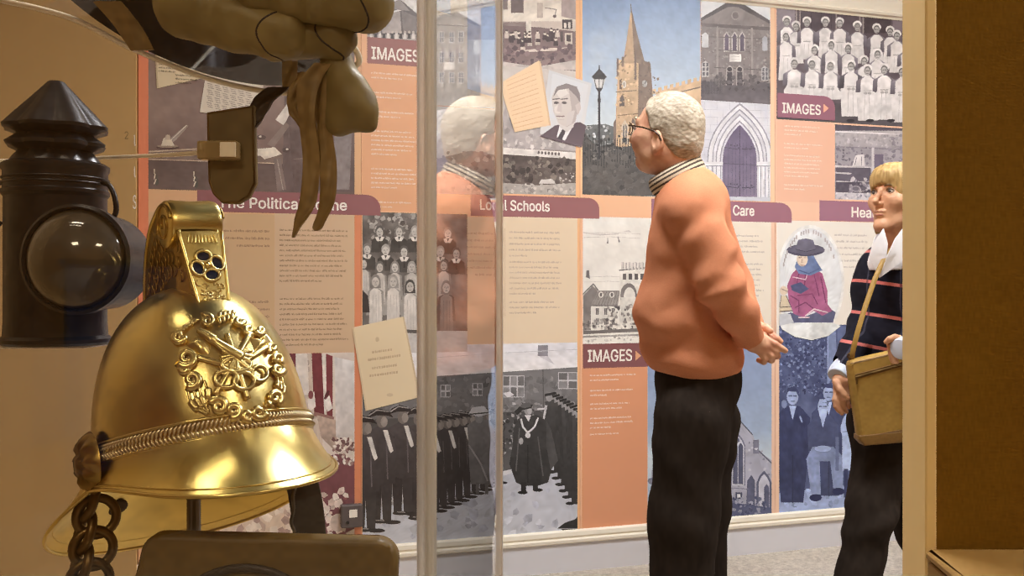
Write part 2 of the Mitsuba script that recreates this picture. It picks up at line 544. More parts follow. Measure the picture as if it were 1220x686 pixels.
def fnoise(x, y, s, seed=0, o=4):
    return meshkit.fbm(np.stack([x * s, y * s, np.full_like(x, seed * 3.7)], -1), o, seed)


def tone(c0, c1, s=.08, seed=0, vert=None, amp=1.0):
    """A mottled tone between two colours; vert=(y0, y1, c) also fades down to a third."""
    c0, c1 = np.array(c0, float), np.array(c1, float)
    def fn(x, y):
        t = np.clip((fnoise(x, y, s, seed) - .5) * 1.6 * amp + .5, 0, 1)
        c = c0 * (1 - t[..., None]) + c1 * t[..., None]
        if vert is not None:
            k = np.clip((y - vert[0]) / (vert[1] - vert[0]), 0, 1)[..., None]
            c = c * (1 - k) + np.array(vert[2], float) * k * (.85 + .3 * t[..., None])
        return c[..., 0], c[..., 1], c[..., 2]
    return fn


def words(parent, x0, x1, y, dy, n, h, c, seed, align='l', paras=(), name='text_block', off=.0004, fill=.97):
    """Lines of body text, too small to read in the photograph: runs of word-sized dashes."""
    r = np.random.default_rng(seed); pr = Print(off=off)
    last = set(paras) | {n - 1}
    row = y
    for i in range(n):
        wd = (x1 - x0) * (r.uniform(.35, .7) if i in last else r.uniform(fill - .14, fill))
        s = x0 if align == 'l' else x1 - wd
        x = s
        while x < s + wd:
            k = min(h * r.uniform(1.2, 4.2), s + wd - x)
            if k > h * .5:
                for (a, b) in ((x, x + k),):
                    q = np.arange(a, b - h * .3, h * .62)
                    for j in q:
                        hh = h * (1.35 if r.random() < .3 else 1.0)
                        ye = ysl(row, x0, j)
                        pr.put(np.array([(j, ye - hh), (j + h * .40, ye - hh), (j + h * .40, ye), (j, ye)]), [[0, 3, 2], [0, 2, 1]], c, 0)
            x += k + h * .55
        row += dy * (1.75 if i in paras else 1)
    return pr.done(name, parent, kind='stuff')


def letters(text, x0, x1, yb, caph, parent, name='lettering', m='mat_white_ink', off=.0012, bold=True, shear=0.0):
    """A heading on the wall from x0 to x1 with its baseline at yb (at x0)."""
    h = caph * tz(x0) / F
    g = meshkit.text_mesh(text, h, .0006, bold)
    wd = ux(x1) - ux(x0)
    g.vertices[:, 0] -= g.bounds[0][0]
    g.vertices[:, 0] *= wd / np.ptp(g.vertices[:, 0])
    g.vertices[:, 0] += shear * g.vertices[:, 1]
    g.apply_transform(frame(W(x0, yb) + NW * (BOARD + off), UA, [0, 0, 1], NW))
    return add(name, g, m, parent)


def heading_bar(parent, x0, x1, y0, y1, c, r=14, left=True, off=.0008):
    """A coloured bar with a rounded top right corner."""
    xc = (x0 + x1) / 2
    a = np.linspace(0, np.pi / 2, 8)
    pts = [(x0, y1), (x0, y0)] + [(x1 - r + r * math.sin(t), y0 + r - r * math.cos(t)) for t in a] + [(x1, y1)]
    pts = [(x, ysl(y, xc, x)) for x, y in pts]
    return Print(off=off).poly(pts, c).done('heading_bar', parent)


def arrow(parent, x, y, s, c):
    return Print(off=.0013).poly([(x, y - s), (x + s * 1.15, y), (x, y + s)], c).done('arrow_mark', parent)


def board(x0, x1, label, c):
    t = thing('exhibition_board', label, 'display board', None)
    add('board', rbx(ux(x0), ux(x1), 0.0005, BOARD, ZB, ZT), mat('mat_board_' + str(int(x0)), rgb(*c), .45, spec=.35), t)
    return t


ORANGE, PEACH, PURPLE, PURPLE2, CREAM = (214, 132, 92), (233, 176, 136), (142, 88, 92), (158, 108, 128), (238, 222, 198)

TA = board(165, 430, 'tall printed history board about politics, farthest left behind the brass helmet', (222, 178, 138))
TB = board(430.4, 690, 'tall printed board headed Local Schools with a mayor procession photograph', (233, 184, 146))
TC = board(690.4, 922, 'tall printed board with a church spire photograph, behind the man in the orange jumper', (236, 188, 152))
TD = board(922.4, 1180, 'tall printed health board with rows of white capped nurses, behind the blonde woman', (238, 196, 170))


mat('mat_bronze_ink', rgb(112, 92, 50), .6)
# ---- board A
def board_a(t):
    Print(off=.0002).bar(165, -60, 177, 640, (222, 128, 92)).done('accent_strip', t)
    Print(off=.0002).bar(422, 254, 430, 652, (222, 136, 96)).done('accent_strip', t)
    pr = Print(177, -52, 422, 229).base(tone((120, 98, 94), (156, 134, 124), .03, 1, (120, 232, (104, 84, 80))))
    pr.poly([(177, 182), (300, 178), (340, 186), (340, 196), (177, 190)], (122, 104, 96))
    pr.poly([(177, 190), (340, 196), (335, 232), (177, 229)], (92, 76, 74), (104, 86, 82))
    pr.line([(177, 181), (250, 177), (330, 184)], 1.6, (186, 164, 140))
    pr.line([(177, 190), (330, 195)], 1.2, (186, 164, 144))
    for x, y in ((186, 205), (233, 208)):
        for k in range(3):
            pr.el(x - 1 + k, y + k * 6, 3.2 - .4 * k, 4.2, (96 - 8 * k, 80, 74)); pr.line([(x - 2 + k, y - 3 + 6 * k), (x - 2, y + 6 * k + 2)], 1.4, (216, 202, 186))
    pr.el(200, 176, 14, 2.6, (84, 66, 62)); pr.el(200, 174.4, 13, 2.0, (150, 132, 118))
    pr.poly([(192, 174), (195, 165), (199, 163), (204, 166), (208, 174)], (226, 214, 192)); pr.poly([(196, 167), (198, 161), (202, 161), (204, 167)], (188, 172, 154))
    pr.poly([(203, 165), (222, 149), (225, 150), (211, 166), (206, 170)], (150, 136, 126)); pr.line([(204, 167), (222, 150)], 1, (206, 196, 184))
    # right hand part: books and papers on the desk
    pr.poly([(340, 60), (422, 60), (422, 229), (336, 229)], (110, 94, 92), (96, 80, 80))
    pr.poly([(398, 120), (414, 105), (420, 130), (416, 226), (398, 226)], (118, 110, 112), (132, 122, 122))
    pr.poly([(306, 182), (326, 175), (336, 184), (315, 190)], (222, 210, 196)); pr.poly([(300, 178), (328, 176), (330, 186), (303, 186)], (230, 220, 204))
    pr.poly([(328, 143), (342, 124), (349, 128), (338, 150)], (222, 214, 206)); pr.poly([(318, 172), (340, 146), (345, 150), (326, 176)], (128, 112, 106))
    pr.el(311, 164, 6, 3, (88, 72, 70)); pr.el(341, 179, 5, 3, (84, 70, 68)); pr.el(342, 178, 1.6, 1.2, (210, 200, 190)); pr.el(310, 163, 1.6, 1.2, (206, 196, 188))
    pr.poly([(326, 190), (334, 188), (341, 226), (330, 228)], (124, 108, 104)); pr.line([(330, 190), (337, 226)], 1, (166, 150, 142))
    pr.poly([(344, 150), (372, 140), (396, 156), (398, 228), (350, 228)], (98, 82, 80), (90, 74, 74)); pr.el(372, 120, 26, 34, (104, 88, 86)); pr.line([(350, 190), (396, 186)], 1.2, (128, 112, 106))
    pr.done('photograph', t, 'sepia photograph of a desk with an inkstand and quill')
    d = Print(off=.0036).poly([(180, -30), (246, -44), (245.5, 93), (187, 106)], (226, 208, 172)).poly([(180, -30), (183, -30), (189, 104), (187, 106)], (196, 176, 140))
    d.done('printed_document', t, 'tilted cream letter with typed signature lines')
    words(t, 189, 228, 74, 4.0, 4, 1.3, (92, 76, 58), 11, off=.0042); words(t, 209, 240, 91, 4.4, 3, 1.4, (92, 76, 58), 12, off=.0042)
    words(t, 186, 240, 20, 4.4, 10, 1.4, (110, 92, 70), 13, off=.0042)
    d = Print(off=.0037).poly([(250, 60), (318, 76), (306, 147), (238, 134)], (222, 212, 196)); d.done('printed_document', t, 'tilted grey-white printed list of names')
    d = Print(off=.0044)
    for k in range(6):
        for j in range(16):
            x = 247 + k * 9.2 - j * .1 + (j % 3); y = 92 + k * 2.2 + j * 2.5
            if y < 128 + k * 2:
                d.poly([(x, y), (x + 6.2, y + 1.4), (x + 6.0, y + 2.4), (x - .2, y + 1.0)], (170, 158, 144))
    d.done('text_block', t, kind='stuff')
    # text panel
    tp = Print(off=.0003).bar(177, 254, 327, 420, (208, 172, 130)).bar(327, 254, 422, 420, (212, 180, 146)); tp.line([(327, 256), (327, 420)], .8, (214, 176, 138)); tp.done('text_panel', t)
    words(t, 263, 321, 276, 8.8, 3, 2.1, (160, 120, 92), 21, 'r'); words(t, 262, 321, 361, 8.8, 4, 2.1, (160, 120, 92), 22, 'r', fill=.9)
    words(t, 333, 417, 275, 6.05, 11, 1.7, (150, 116, 90), 23, fill=1.0); words(t, 333, 417, 357, 6.1, 10, 1.7, (150, 116, 90), 24, fill=1.0)
    # lower photograph: house front with maroon shutters and flowers
    pr = Print(262, 421, 422, 652).base(tone((214, 200, 192), (238, 228, 220), .05, 2))
    pr.poly([(262, 421), (372, 421), (377, 500), (384, 520), (384, 652), (262, 652)], (205, 190, 178), (228, 208, 190))
    pr.speck(300, 425, 380, 520, 60, 5, [(196, 180, 170), (218, 204, 194)], 4)
    for x0, x1 in ((366, 375), (390, 398)):
        pass
    pr.poly([(340, 420), (352, 420), (352, 437), (346, 436)], (112, 52, 60)); pr.poly([(352, 420), (366, 420), (368, 470), (354, 470)], (226, 218, 212))
    pr.poly([(371, 420), (383, 420), (386, 494), (374, 492)], (112, 48, 56)); pr.poly([(383, 420), (388, 421), (390, 490), (386, 490)], (232, 224, 218))
    pr.poly([(388, 421), (396, 424), (396, 496), (389, 496)], (120, 54, 62)); pr.poly([(374, 490), (398, 496), (397, 500), (373, 495)], (150, 110, 104))
    pr.poly([(377, 494), (400, 500), (402, 540), (382, 520)], (186, 164, 152)); pr.poly([(366, 476), (374, 466), (376, 484), (368, 490)], (240, 232, 228)); pr.el(370, 470, 3, 5, (128, 70, 76))
    pr.poly([(386, 478), (392, 470), (396, 486), (390, 490)], (240, 234, 230)); pr.el(389, 470, 2, 6, (90, 44, 50), 25)
    pr.poly([(398, 425), (422, 430), (422, 530), (400, 520)], (226, 224, 226), (214, 206, 204))
    pr.poly([(376, 548), (400, 540), (422, 546), (422, 652), (360, 652), (366, 570)], (118, 68, 76), (104, 54, 62))
    pr.speck(396, 520, 424, 552, 70, 3.2, [(226, 214, 206), (152, 120, 116), (238, 230, 224), (110, 76, 76)], 5)
    pr.speck(378, 584, 412, 640, 46, 5, [(226, 208, 200), (206, 184, 176), (120, 66, 72), (236, 224, 216)], 6)
    pr.poly([(262, 560), (340, 560), (340, 652), (262, 652)], (222, 198, 176)); pr.speck(270, 600, 350, 650, 40, 6, [(236, 220, 204), (200, 172, 156), (170, 140, 130)], 7)
    pr.el(402, 622, 9, 11, (216, 196, 188)); pr.poly([(412, 634), (424, 628), (424, 650), (410, 648)], (214, 202, 194))
    pr.done('photograph', t, 'reddish photograph of a house front with maroon shutters and flowers')
    # heading bar
    b = heading_bar(t, 235, 453, 229.5, 254.5, PURPLE, 17); letters('The Political Scene', 260, 413, 247, 12.5, b)
    # tiny marks on the left margin
    for ch, x, y, h, m in (('S', 159.5, 250, 16, 'mat_white_ink'), ('l', 161, 213, 13, 'mat_white_ink'), ('l', 161, 176, 13, 'mat_white_ink'), ('2', 150, 168, 9, 'mat_bronze_ink')):
        letters(ch, x, x + (4 if ch == 'S' else 1.8 if ch == 'l' else 4), y, h, t, 'margin_letter', m, off=.0012 if x > 165 else .0424, bold=False)
    # caption column, printed on the next board's left margin
board_a(TA)


# ---- board B
def head(pr, x, y, r, face, hair, kind='boy'):
    pr.el(x, y - r * .15, r * .92, r * 1.2, hair)
    if kind == 'girl':
        pr.poly([(x - r * .95, y - r * .3), (x + r * .95, y - r * .3), (x + r * 1.05, y + r * 1.3), (x - r * 1.05, y + r * 1.3)], hair)
    pr.el(x, y + r * .16, r * .70, r * .98, face)
    dk = np.array(face) * .62
    pr.el(x - r * .28, y + r * .0, r * .17, r * .11, dk, n=8); pr.el(x + r * .28, y + r * .0, r * .17, r * .11, dk, n=8)
    pr.line([(x - r * .18, y + r * .68), (x + r * .18, y + r * .68)], r * .14, dk)
    pr.poly([(x - r * .07, y + r * .1), (x + r * .08, y + r * .1), (x + r * .16, y + r * .42), (x - r * .14, y + r * .42)], np.array(face) * .86)


def pupil(pr, x, y, s, kind, cl, seed=0):
    """A child of an old class photograph: head at (x, y), shoulders and chest below."""
    r = s
    g = lambda v: (v, v * .975, v * .95)
    if kind == 'boy':
        pr.poly([(x - r * 1.9, y + r * 4.4), (x - r * 1.7, y + r * 1.9), (x - r * .6, y + r * 1.1), (x + r * .6, y + r * 1.1), (x + r * 1.7, y + r * 1.9), (x + r * 1.9, y + r * 4.4)], g(cl), g(cl + 8))
        pr.poly([(x - r * 1.0, y + r * 1.2), (x - r * .3, y + r * 1.0), (x, y + r * 1.9), (x + r * .3, y + r * 1.0), (x + r * 1.0, y + r * 1.2), (x + r * .55, y + r * 2.0), (x, y + r * 2.1), (x - r * .6, y + r * 2.0)], g(228))
        pr.poly([(x - r * .12, y + r * 2.0), (x + r * .14, y + r * 2.0), (x + r * .2, y + r * 3.4), (x - r * .16, y + r * 3.4)], g(52))
        head(pr, x, y, r, g(196), g(86 + 40 * (seed % 3)), 'boy')
    else:
        pr.poly([(x - r * 1.8, y + r * 6.5), (x - r * 1.5, y + r * 1.9), (x, y + r * 1.1), (x + r * 1.5, y + r * 1.9), (x + r * 1.8, y + r * 6.5)], g(cl - 70), g(cl - 60))
        pr.poly([(x - r * 1.25, y + r * 9), (x - r * 1.1, y + r * 2.0), (x - r * .4, y + r * 1.35), (x + r * .4, y + r * 1.35), (x + r * 1.1, y + r * 2.0), (x + r * 1.35, y + r * 9)], g(cl), g(cl - 18))
        for k in (-.5, .1, .6):
            pr.line([(x + r * k, y + r * 2.6), (x + r * k * 1.15, y + r * 8.5)], r * .12, g(cl - 28))
        head(pr, x, y, r, g(196), g(70 + 30 * (seed % 4)), 'girl')


def marcher(pr, x, y, h, hat=True, lean=0.0, c=(62, 58, 60), sash=True):
    """A figure in a dark cloak and cocked hat, seen from the side; feet at (x, y)."""
    w = h * .17
    a = lambda px, py: (x + (px + lean * (1 - py)) * h, y - py * h)
    pr.poly([a(-.07, 0), a(.0, .02), a(.01, .4), a(-.09, .4)], (40, 37, 40)); pr.poly([a(.02, .02), a(.09, .0), a(.1, .4), a(.0, .4)], (46, 43, 46))
    pr.el(*a(-.01, .012), h * .075, h * .018, (26, 24, 27)); pr.el(*a(.10, .006), h * .075, h * .018, (26, 24, 27)); pr.line([a(-.04, .022), a(.03, .02)], h * .008, (150, 146, 148))
    pr.poly([a(-.15, .36), a(-.16, .6), a(-.12, .78), a(-.03, .83), a(.06, .82), a(.12, .72), a(.14, .5), a(.12, .34), a(0, .32)], c, np.array(c) * .72)
    pr.line([a(-.07, .7), a(-.09, .4)], h * .014, np.array(c) * .6); pr.line([a(.05, .7), a(.06, .38)], h * .012, np.array(c) * 1.35)
    if sash:
        pr.poly([a(.02, .80), a(.06, .80), a(.11, .62), a(.085, .60), a(.07, .63)], (222, 218, 216))
    pr.el(*a(.01, .875), h * .048, h * .06, (110, 104, 102)); pr.el(*a(.03, .87), h * .03, h * .045, (146, 138, 134))
    if hat:
        pr.poly([a(-.12, .90), a(-.09, .955), a(-.02, .985), a(.06, .965), a(.11, .91), a(.05, .925), a(-.04, .925)], (34, 31, 34)); pr.line([a(-.1, .925), a(-.03, .972), a(.06, .957)], h * .01, (150, 145, 146))


def board_b(t):
    # upper left: houses, then caption column
    pr = Print(437, -60, 497.5, 47).base(tone((150, 140, 138), (196, 188, 184), .06, 3))
    pr.poly([(437, -60), (498, -60), (498, 20), (480, 2), (462, 14), (437, 8)], (206, 206, 208), (222, 222, 222))
    pr.poly([(437, 22), (452, 20), (466, 4), (476, 0), (497.5, 18), (497.5, 42), (437, 42)], (92, 86, 88)); pr.poly([(452, 20), (476, 14), (478, 40), (455, 40)], (168, 160, 158)); pr.poly([(478, 13), (498, 22), (498, 40), (480, 40)], (120, 112, 112))
    pr.line([(450, 20), (478, 12)], 2.2, (230, 228, 226)); pr.poly([(466, 4), (476, 0), (488, 14), (470, 12)], (140, 132, 132))
    for x in range(440, 498, 5):
        h = 7 + (x * 7 % 5); pr.poly([(x, 47), (x + .6, 47 - h), (x + 3.4, 47 - h), (x + 4, 47)], (60 if x % 2 else 222, 56 if x % 2 else 216, 58 if x % 2 else 212)); pr.el(x + 2, 46 - h, 1.4, 1.7, (190, 180, 174))
    pr.done('photograph', t, 'small grey photograph of houses with people in front')
    Print(off=.0003).bar(431, 78, 512, 252, (228, 168, 126)).done('caption_column', t)
    b = Print(off=.0008).bar(437, 47, 500, 78, (150, 96, 92)).done('heading_bar', t); letters('IMAGES', 442, 499, 70.5, 14.0, b)
    k = 88
    for i, n in enumerate((2, 2, 2, 6, 5, 2, 3)):
        words(t, 442, 497, k, 5.5, n, 1.5, (244, 222, 202), 31 + i, fill=1.0); k += n * 5.5 + 12
    # blue sky building print (seen through the side glass)
    pr = Print(517, -60, 592, 128).base(lambda x, y: (lambda k: (140 + 70 * k, 170 + 48 * k, 210 + 22 * k))(np.clip((y + 20) / 150 + .2 * (fnoise(x, y, .03, 5) - .5), 0, 1)))
    pr.poly([(517, 12), (536, 18), (536, -6), (556, -20), (556, 128), (517, 128)], (196, 190, 180), (216, 210, 200)); pr.poly([(556, -6), (566, -14), (576, 8), (592, 10), (592, 48), (556, 48)], (130, 152, 196))
    for yy in (38, 62, 86):
        for xx in (522, 534, 545):
            pr.rect(xx, yy, xx + 7, yy + 14, (232, 230, 226)); pr.rect(xx + 1.2, yy + 1.2, xx + 5.8, yy + 12.6, (160, 162, 168)); pr.line([(xx + 3.5, yy), (xx + 3.5, yy + 14)], .8, (232, 230, 226)); pr.line([(xx, yy + 7), (xx + 7, yy + 7)], .8, (232, 230, 226))
    pr.line([(517, 30), (556, 32)], 1.4, (150, 142, 132)); pr.poly([(556, 106), (592, 118), (592, 128), (556, 128)], (206, 196, 180))
    pr.done('photograph', t, 'pale photograph of a stone building under blue sky')
    pr = Print(517, 129, 597, 232).base(tone((196, 190, 184), (220, 214, 206), .05, 6)); pr.poly([(517, 190), (560, 180), (597, 186), (597, 232), (517, 232)], (150, 142, 138)); pr.speck(517, 180, 597, 230, 60, 4, [(120, 114, 112), (190, 184, 178), (160, 152, 148)], 7)
    pr.done('photograph', t, 'grey photograph of a street')
    # classroom
    pr = Print(598.5, -60, 685, 82).base(tone((186, 172, 164), (222, 210, 200), .04, 7, (40, 84, (126, 106, 108))))
    pr.rect(598, -60, 685, 26, (222, 212, 200), (230, 222, 210)); pr.rect(608, -10, 623, 16, (112, 98, 98)); pr.rect(598, -20, 604, 12, (120, 108, 106)); pr.poly([(668, -60), (685, -60), (685, 24), (668, 20)], (176, 160, 158)); pr.line([(649, 10), (662, 12), (660, 20)], .8, (110, 98, 96)); pr.el(660, 20, 2.2, 2, (92, 80, 80))
    pr.rect(639, 4, 646, 22, (190, 178, 168)); pr.rect(598, 27, 630, 34, (140, 124, 122)); pr.poly([(598, 31), (640, 33), (685, 38), (685, 82), (598, 82)], (116, 98, 100), (140, 120, 120)); pr.rect(669, 24, 681, 35, (70, 60, 62)); pr.rect(671, 28, 674, 34, (222, 214, 206)); pr.rect(676, 27, 679, 34, (222, 214, 206))
    pr.rect(672, 40, 681, 54, (206, 194, 184)); pr.rect(674, 42, 679, 50, (78, 68, 68)); pr.rect(667, 38, 670, 50, (84, 72, 72)); pr.rect(626, 25, 632, 46, (228, 222, 212))
    r = np.random.default_rng(8)
    for i in range(26):
        x, y = r.uniform(602, 664), r.uniform(35, 52)
        pr.poly([(x - 3, y + 8), (x - 2.4, y + 2), (x + 2.4, y + 2), (x + 3, y + 8)], (70, 58, 62) if i % 3 else (196, 184, 176)); pr.el(x, y, 1.7, 2.1, (226, 216, 206)); pr.el(x, y - 1.2, 1.6, 1.1, (80, 66, 66))
    pr.poly([(602, 62), (650, 58), (676, 57), (660, 61), (622, 63)], (206, 192, 184)); pr.speck(600, 56, 684, 78, 60, 4, [(112, 92, 98), (134, 114, 116), (98, 80, 86)], 9)
    pr.poly([(598, 74), (640, 80), (685, 72), (685, 84), (598, 84)], (196, 186, 182)); pr.done('photograph', t, 'sepia photograph of a crowded schoolroom')
    # bridge landscape
    pr = Print(598.5, 82, 685, 232).base(tone((190, 182, 178), (214, 206, 200), .05, 9, (150, 200, (120, 108, 106))))
    pr.poly([(598, 140), (602, 126), (604, 140), (640, 150), (685, 160), (685, 180), (598, 176)], (172, 164, 164)); pr.speck(600, 150, 684, 176, 70, 3.5, [(150, 142, 142), (190, 182, 180), (206, 200, 198)], 10)
    pr.poly([(598, 176), (685, 182), (685, 190), (598, 184)], (222, 216, 212)); pr.poly([(598, 184), (685, 190), (685, 222), (598, 222)], (84, 74, 72), (100, 88, 84))
    for k in range(7):
        pr.el(641 + k * 4, 182 + k * .3, 1.3, 2, (96, 86, 86))
    pr.speck(600, 188, 684, 218, 90, 4, [(76, 66, 64), (104, 94, 88), (126, 116, 108), (62, 54, 52)], 11); pr.speck(666, 204, 684, 216, 18, 1.4, [(206, 200, 196)], 12)
    pr.poly([(598, 218), (640, 221), (685, 218), (685, 232), (598, 232)], (176, 168, 162)); pr.speck(600, 220, 684, 231, 50, 3, [(198, 190, 184), (152, 144, 140)], 13); pr.poly([(641, 219), (644, 214), (650, 214), (656, 213), (660, 216), (661, 219)], (206, 200, 196))
    pr.done('photograph', t, 'grey photograph of a long bridge over a river')
    pr = Print(off=.0042).poly([(594, 100), (640.5, 73), (653, 150), (612, 158), (597, 110)], (240, 208, 170)).poly([(640.5, 73), (643, 74), (655, 150), (653, 150)], (222, 190, 152))
    pr.done('printed_document', t, 'tilted beige page of handwriting')
    d = Print(off=.0048)
    for k in range(12):
        y = 92 + k * 5
        d.line([(602 + k * .9, y + 6), (636 + k * .9, y - 8 + .5 * k)], .9 if k % 3 else .4, (222, 180, 140))
    d.done('text_block', t, kind='stuff')
    # portrait of a man in a dark suit
    pr = Print(off=.0036).poly([(653, 84), (704, 100), (690, 176), (642, 160)], (206, 208, 212), (220, 220, 222)).poly([(657, 88), (700, 102), (690, 150), (652, 140)], (214, 217, 222))
    pr.poly([(642, 163), (660, 150), (672, 148), (690, 146), (697, 150), (692, 176), (668, 170)], (88, 74, 82), (104, 88, 96)); pr.poly([(666, 148), (684, 146), (672, 168), (662, 164)], (234, 234, 236)); pr.poly([(669, 154), (674, 154), (668, 168), (663, 165)], (70, 62, 70))
    pr.poly([(662, 140), (684, 140), (682, 152), (674, 158), (666, 152)], (214, 208, 206)); pr.poly([(656, 118), (660, 106), (674, 102), (688, 108), (689, 126), (684, 146), (674, 152), (664, 147), (658, 134)], (208, 200, 196)).poly([(676, 104), (688, 108), (689, 126), (684, 146), (674, 152), (680, 130)], (184, 174, 172)).poly([(661, 110), (672, 105), (676, 112), (666, 118)], (224, 218, 214)).el(663, 131, 4, 5, (222, 214, 210))
    pr.poly([(658, 116), (662, 104), (674, 100), (686, 104), (690, 114), (690, 124), (686, 116), (676, 106), (664, 108)], (136, 128, 130)); pr.poly([(684, 126), (690, 122), (691, 130), (687, 138)], (200, 190, 188))
    for x in (661.5, 671):
        pr.el(x, 123, 3, 1.6, (96, 88, 90)); pr.line([(x - 4, 119), (x + 4, 118)], 1.3, (110, 102, 104))
    pr.poly([(665, 122), (668, 124), (668, 134), (662, 133)], (200, 190, 188)); pr.line([(662, 139), (671, 139)], 1.4, (130, 112, 114)); pr.line([(664, 143), (671, 143)], .8, (190, 180, 178)); pr.poly([(676, 134), (684, 132), (680, 148), (672, 152)], (206, 198, 196))
    pr.done('portrait_print', t, 'grey portrait print of a man in a dark suit and tie')
    # heading
    b = heading_bar(t, 560, 713, 234, 259, (150, 96, 98), 13); letters('Local Schools', 571, 654, 249.8, 12.0, b)
    Print(off=.0002).bar(685, -60, 690, 650, (240, 186, 136)).done('accent_strip', t)
    # school group
    pr = Print(431.5, 254, 556, 420).base(tone((70, 66, 64), (150, 144, 140), .09, 14))
    pr.speck(432, 255, 520, 290, 90, 4, [(120, 114, 112), (150, 146, 142), (84, 78, 76), (176, 172, 168)], 15)
    for i, (x, y) in enumerate(((452, 276), (475, 276), (494, 276), (514, 277), (533, 278))):
        pupil(pr, x, y, 5.6, 'boy', 56, i)
    for i, (x, y) in enumerate(((437, 297), (459, 298), (481, 300), (503, 300), (524, 300), (543, 302))):
        pupil(pr, x, y, 5.6, 'boy', 60, i + 1)
    for i, (x, y) in enumerate(((433, 314), (452, 318), (470, 318), (490, 318), (510, 316), (528, 316))):
        pupil(pr, x, y, 5.4, 'girl', 206, i)
    for i, (x, y) in enumerate(((447, 335), (468, 335), (488, 341), (512, 344), (531, 342))):
        pupil(pr, x, y, 6.2, 'girl', 222 if x < 500 else 150, i + 2)
    pr.poly([(431, 388), (498, 394), (556, 394), (556, 420), (431, 420)], (206, 202, 200)); pr.poly([(431, 345), (438, 352), (440, 372), (431, 372)], (50, 46, 46)); pr.line([(476, 394), (497, 395)], 4, (84, 80, 80))
    pr.done('photograph', t, 'old class photograph of girls in white pinafores and boys')
    # cream text panel
    tp = Print(off=.0003).bar(540, 258.5, 597, 411, (224, 194, 160)).bar(597, 258.5, 687, 411, (230, 208, 178)); tp.line([(601, 272), (601, 376)], .7, (206, 178, 150)); tp.done('text_panel', t)
    words(t, 548, 592, 279, 8.2, 7, 2.0, (196, 156, 122), 41, 'r')
    words(t, 606, 671, 277.5, 7.0, 5, 1.7, (186, 164, 144), 42); words(t, 606, 671, 313, 6.3, 7, 1.7, (186, 164, 144), 43, fill=1.0); words(t, 606, 671, 361, 6.3, 3, 1.7, (186, 164, 144), 44)
    # parade with the mayor
    G = lambda v: (v * .985, v * .975, v * 1.0)
    pr = Print(431.5, 410, 687, 650).base(tone((196, 198, 206), (226, 226, 234), .05, 17))
    pr.poly([(431, 408), (687, 408), (687, 440), (597, 443), (431, 452)], (226, 226, 234), (236, 234, 236)); pr.rect(640, 411, 652, 424, (140, 138, 148)); pr.poly([(641, 424), (652, 424), (660, 434), (652, 430)], (206, 204, 212))
    pr.line([(500, 427), (600, 420), (687, 416)], .8, (200, 200, 208))
    pr.poly([(431, 452), (500, 449), (597, 443), (687, 437), (687, 500), (431, 500)], G(122), G(106))
    pr.speck(434, 450, 686, 492, 260, 4.5, [G(112), G(128), G(134), G(104)], 18); pr.line([(646, 440), (647, 490)], 1.4, G(84))
    for x, y, w_, h_ in ((598, 447, 26, 26), (664, 443, 23, 20), (524, 458, 12, 15), (562, 456, 12, 15)):
        pr.rect(x, y, x + w_, y + h_, G(200)); n = max(2, int(w_ / 8))
        for i in range(n):
            for j in range(2):
                pr.rect(x + 1 + i * w_ / n, y + 1 + j * h_ / 2, x - .6 + (i + 1) * w_ / n, y + h_ / 2 * (j + 1) - 1, G(104 + 30 * ((i + j) % 2)))
    pr.poly([(431, 500), (687, 486), (687, 540), (431, 600)], G(70), G(96)); pr.speck(580, 480, 687, 504, 150, 2.6, [G(60), G(84), G(190), G(120), G(150)], 19); pr.speck(596, 500, 640, 540, 80, 3, [G(44), G(64), G(150)], 20)
    pr.line([(640, 487), (687, 484)], 2, G(214)); pr.poly([(598, 468), (607, 466), (612, 470), (604, 473)], G(226))
    pr.poly([(431, 606), (470, 598), (540, 584), (600, 566), (640, 552), (672, 546), (687, 560), (687, 650), (431, 650)], (186, 190, 204), (204, 208, 220)); pr.speck(440, 580, 680, 640, 60, 7, [(200, 204, 216), (180, 184, 200)], 21)
    pr.poly([(431, 596), (497, 586), (497, 592), (431, 604)], G(198)); pr.poly([(455, 575), (497, 568), (497, 584), (455, 594)], G(130)); pr.poly([(431, 606), (500, 596), (497, 592), (431, 603)], G(160))
    for i in range(9):                       # line receding behind the glass
        x = 588 - i * 9.5; y = 575 + i * 4.2; marcher(pr, x, y, 92 + i * 3.0, c=(58, 55, 58), sash=i % 2 == 0)
    for x, y, h in ((497, 618, 136), (478, 612, 132), (453, 622, 138), (434, 632, 140)):
        marcher(pr, x, y, h, c=(66, 62, 66))
    # woman in a pale coat and hat
    pr.poly([(556, 506), (568, 498), (582, 500), (592, 512), (592, 548), (586, 576), (560, 576), (558, 548)], G(112), G(96)); pr.line([(558, 530), (572, 552), (580, 572)], 2, G(146)); pr.rect(566, 574, 570, 588, G(84)); pr.rect(577, 574, 581, 588, G(84)); pr.el(570, 497, 5, 7, G(130)); pr.poly([(557, 493), (562, 485), (576, 483), (583, 492), (570, 496)], G(206)); pr.line([(559, 493), (581, 491)], 1.6, G(70))
    # right hand line of people
    for i in range(9):
        x = 688 - i * 4.2; y = 600 - i * 7.5; h = 112 - i * 5
        pr.poly([(x - 6, y - h * .86), (x + 5, y - h * .9), (x + 8, y), (x - 8, y)], G(54 + 6 * (i % 3)), G(44)); pr.el(x - 1, y - h * .93, 4, 5, G(150)); pr.line([(x - 5, y - h * .97), (x + 6, y - h * 1.0)], 3, G(40)); pr.poly([(x - 6, y - h * .8), (x - 3, y - h * .8), (x - 9, y - h * .4), (x - 11, y - h * .4)], G(206)); pr.el(x - 10, y - 1, 5, 2, G(36))
    pr.poly([(664, 628), (672, 622), (684, 618), (690, 612), (690, 630), (670, 631)], G(34)); pr.line([(664, 629), (688, 629)], 1, G(150))
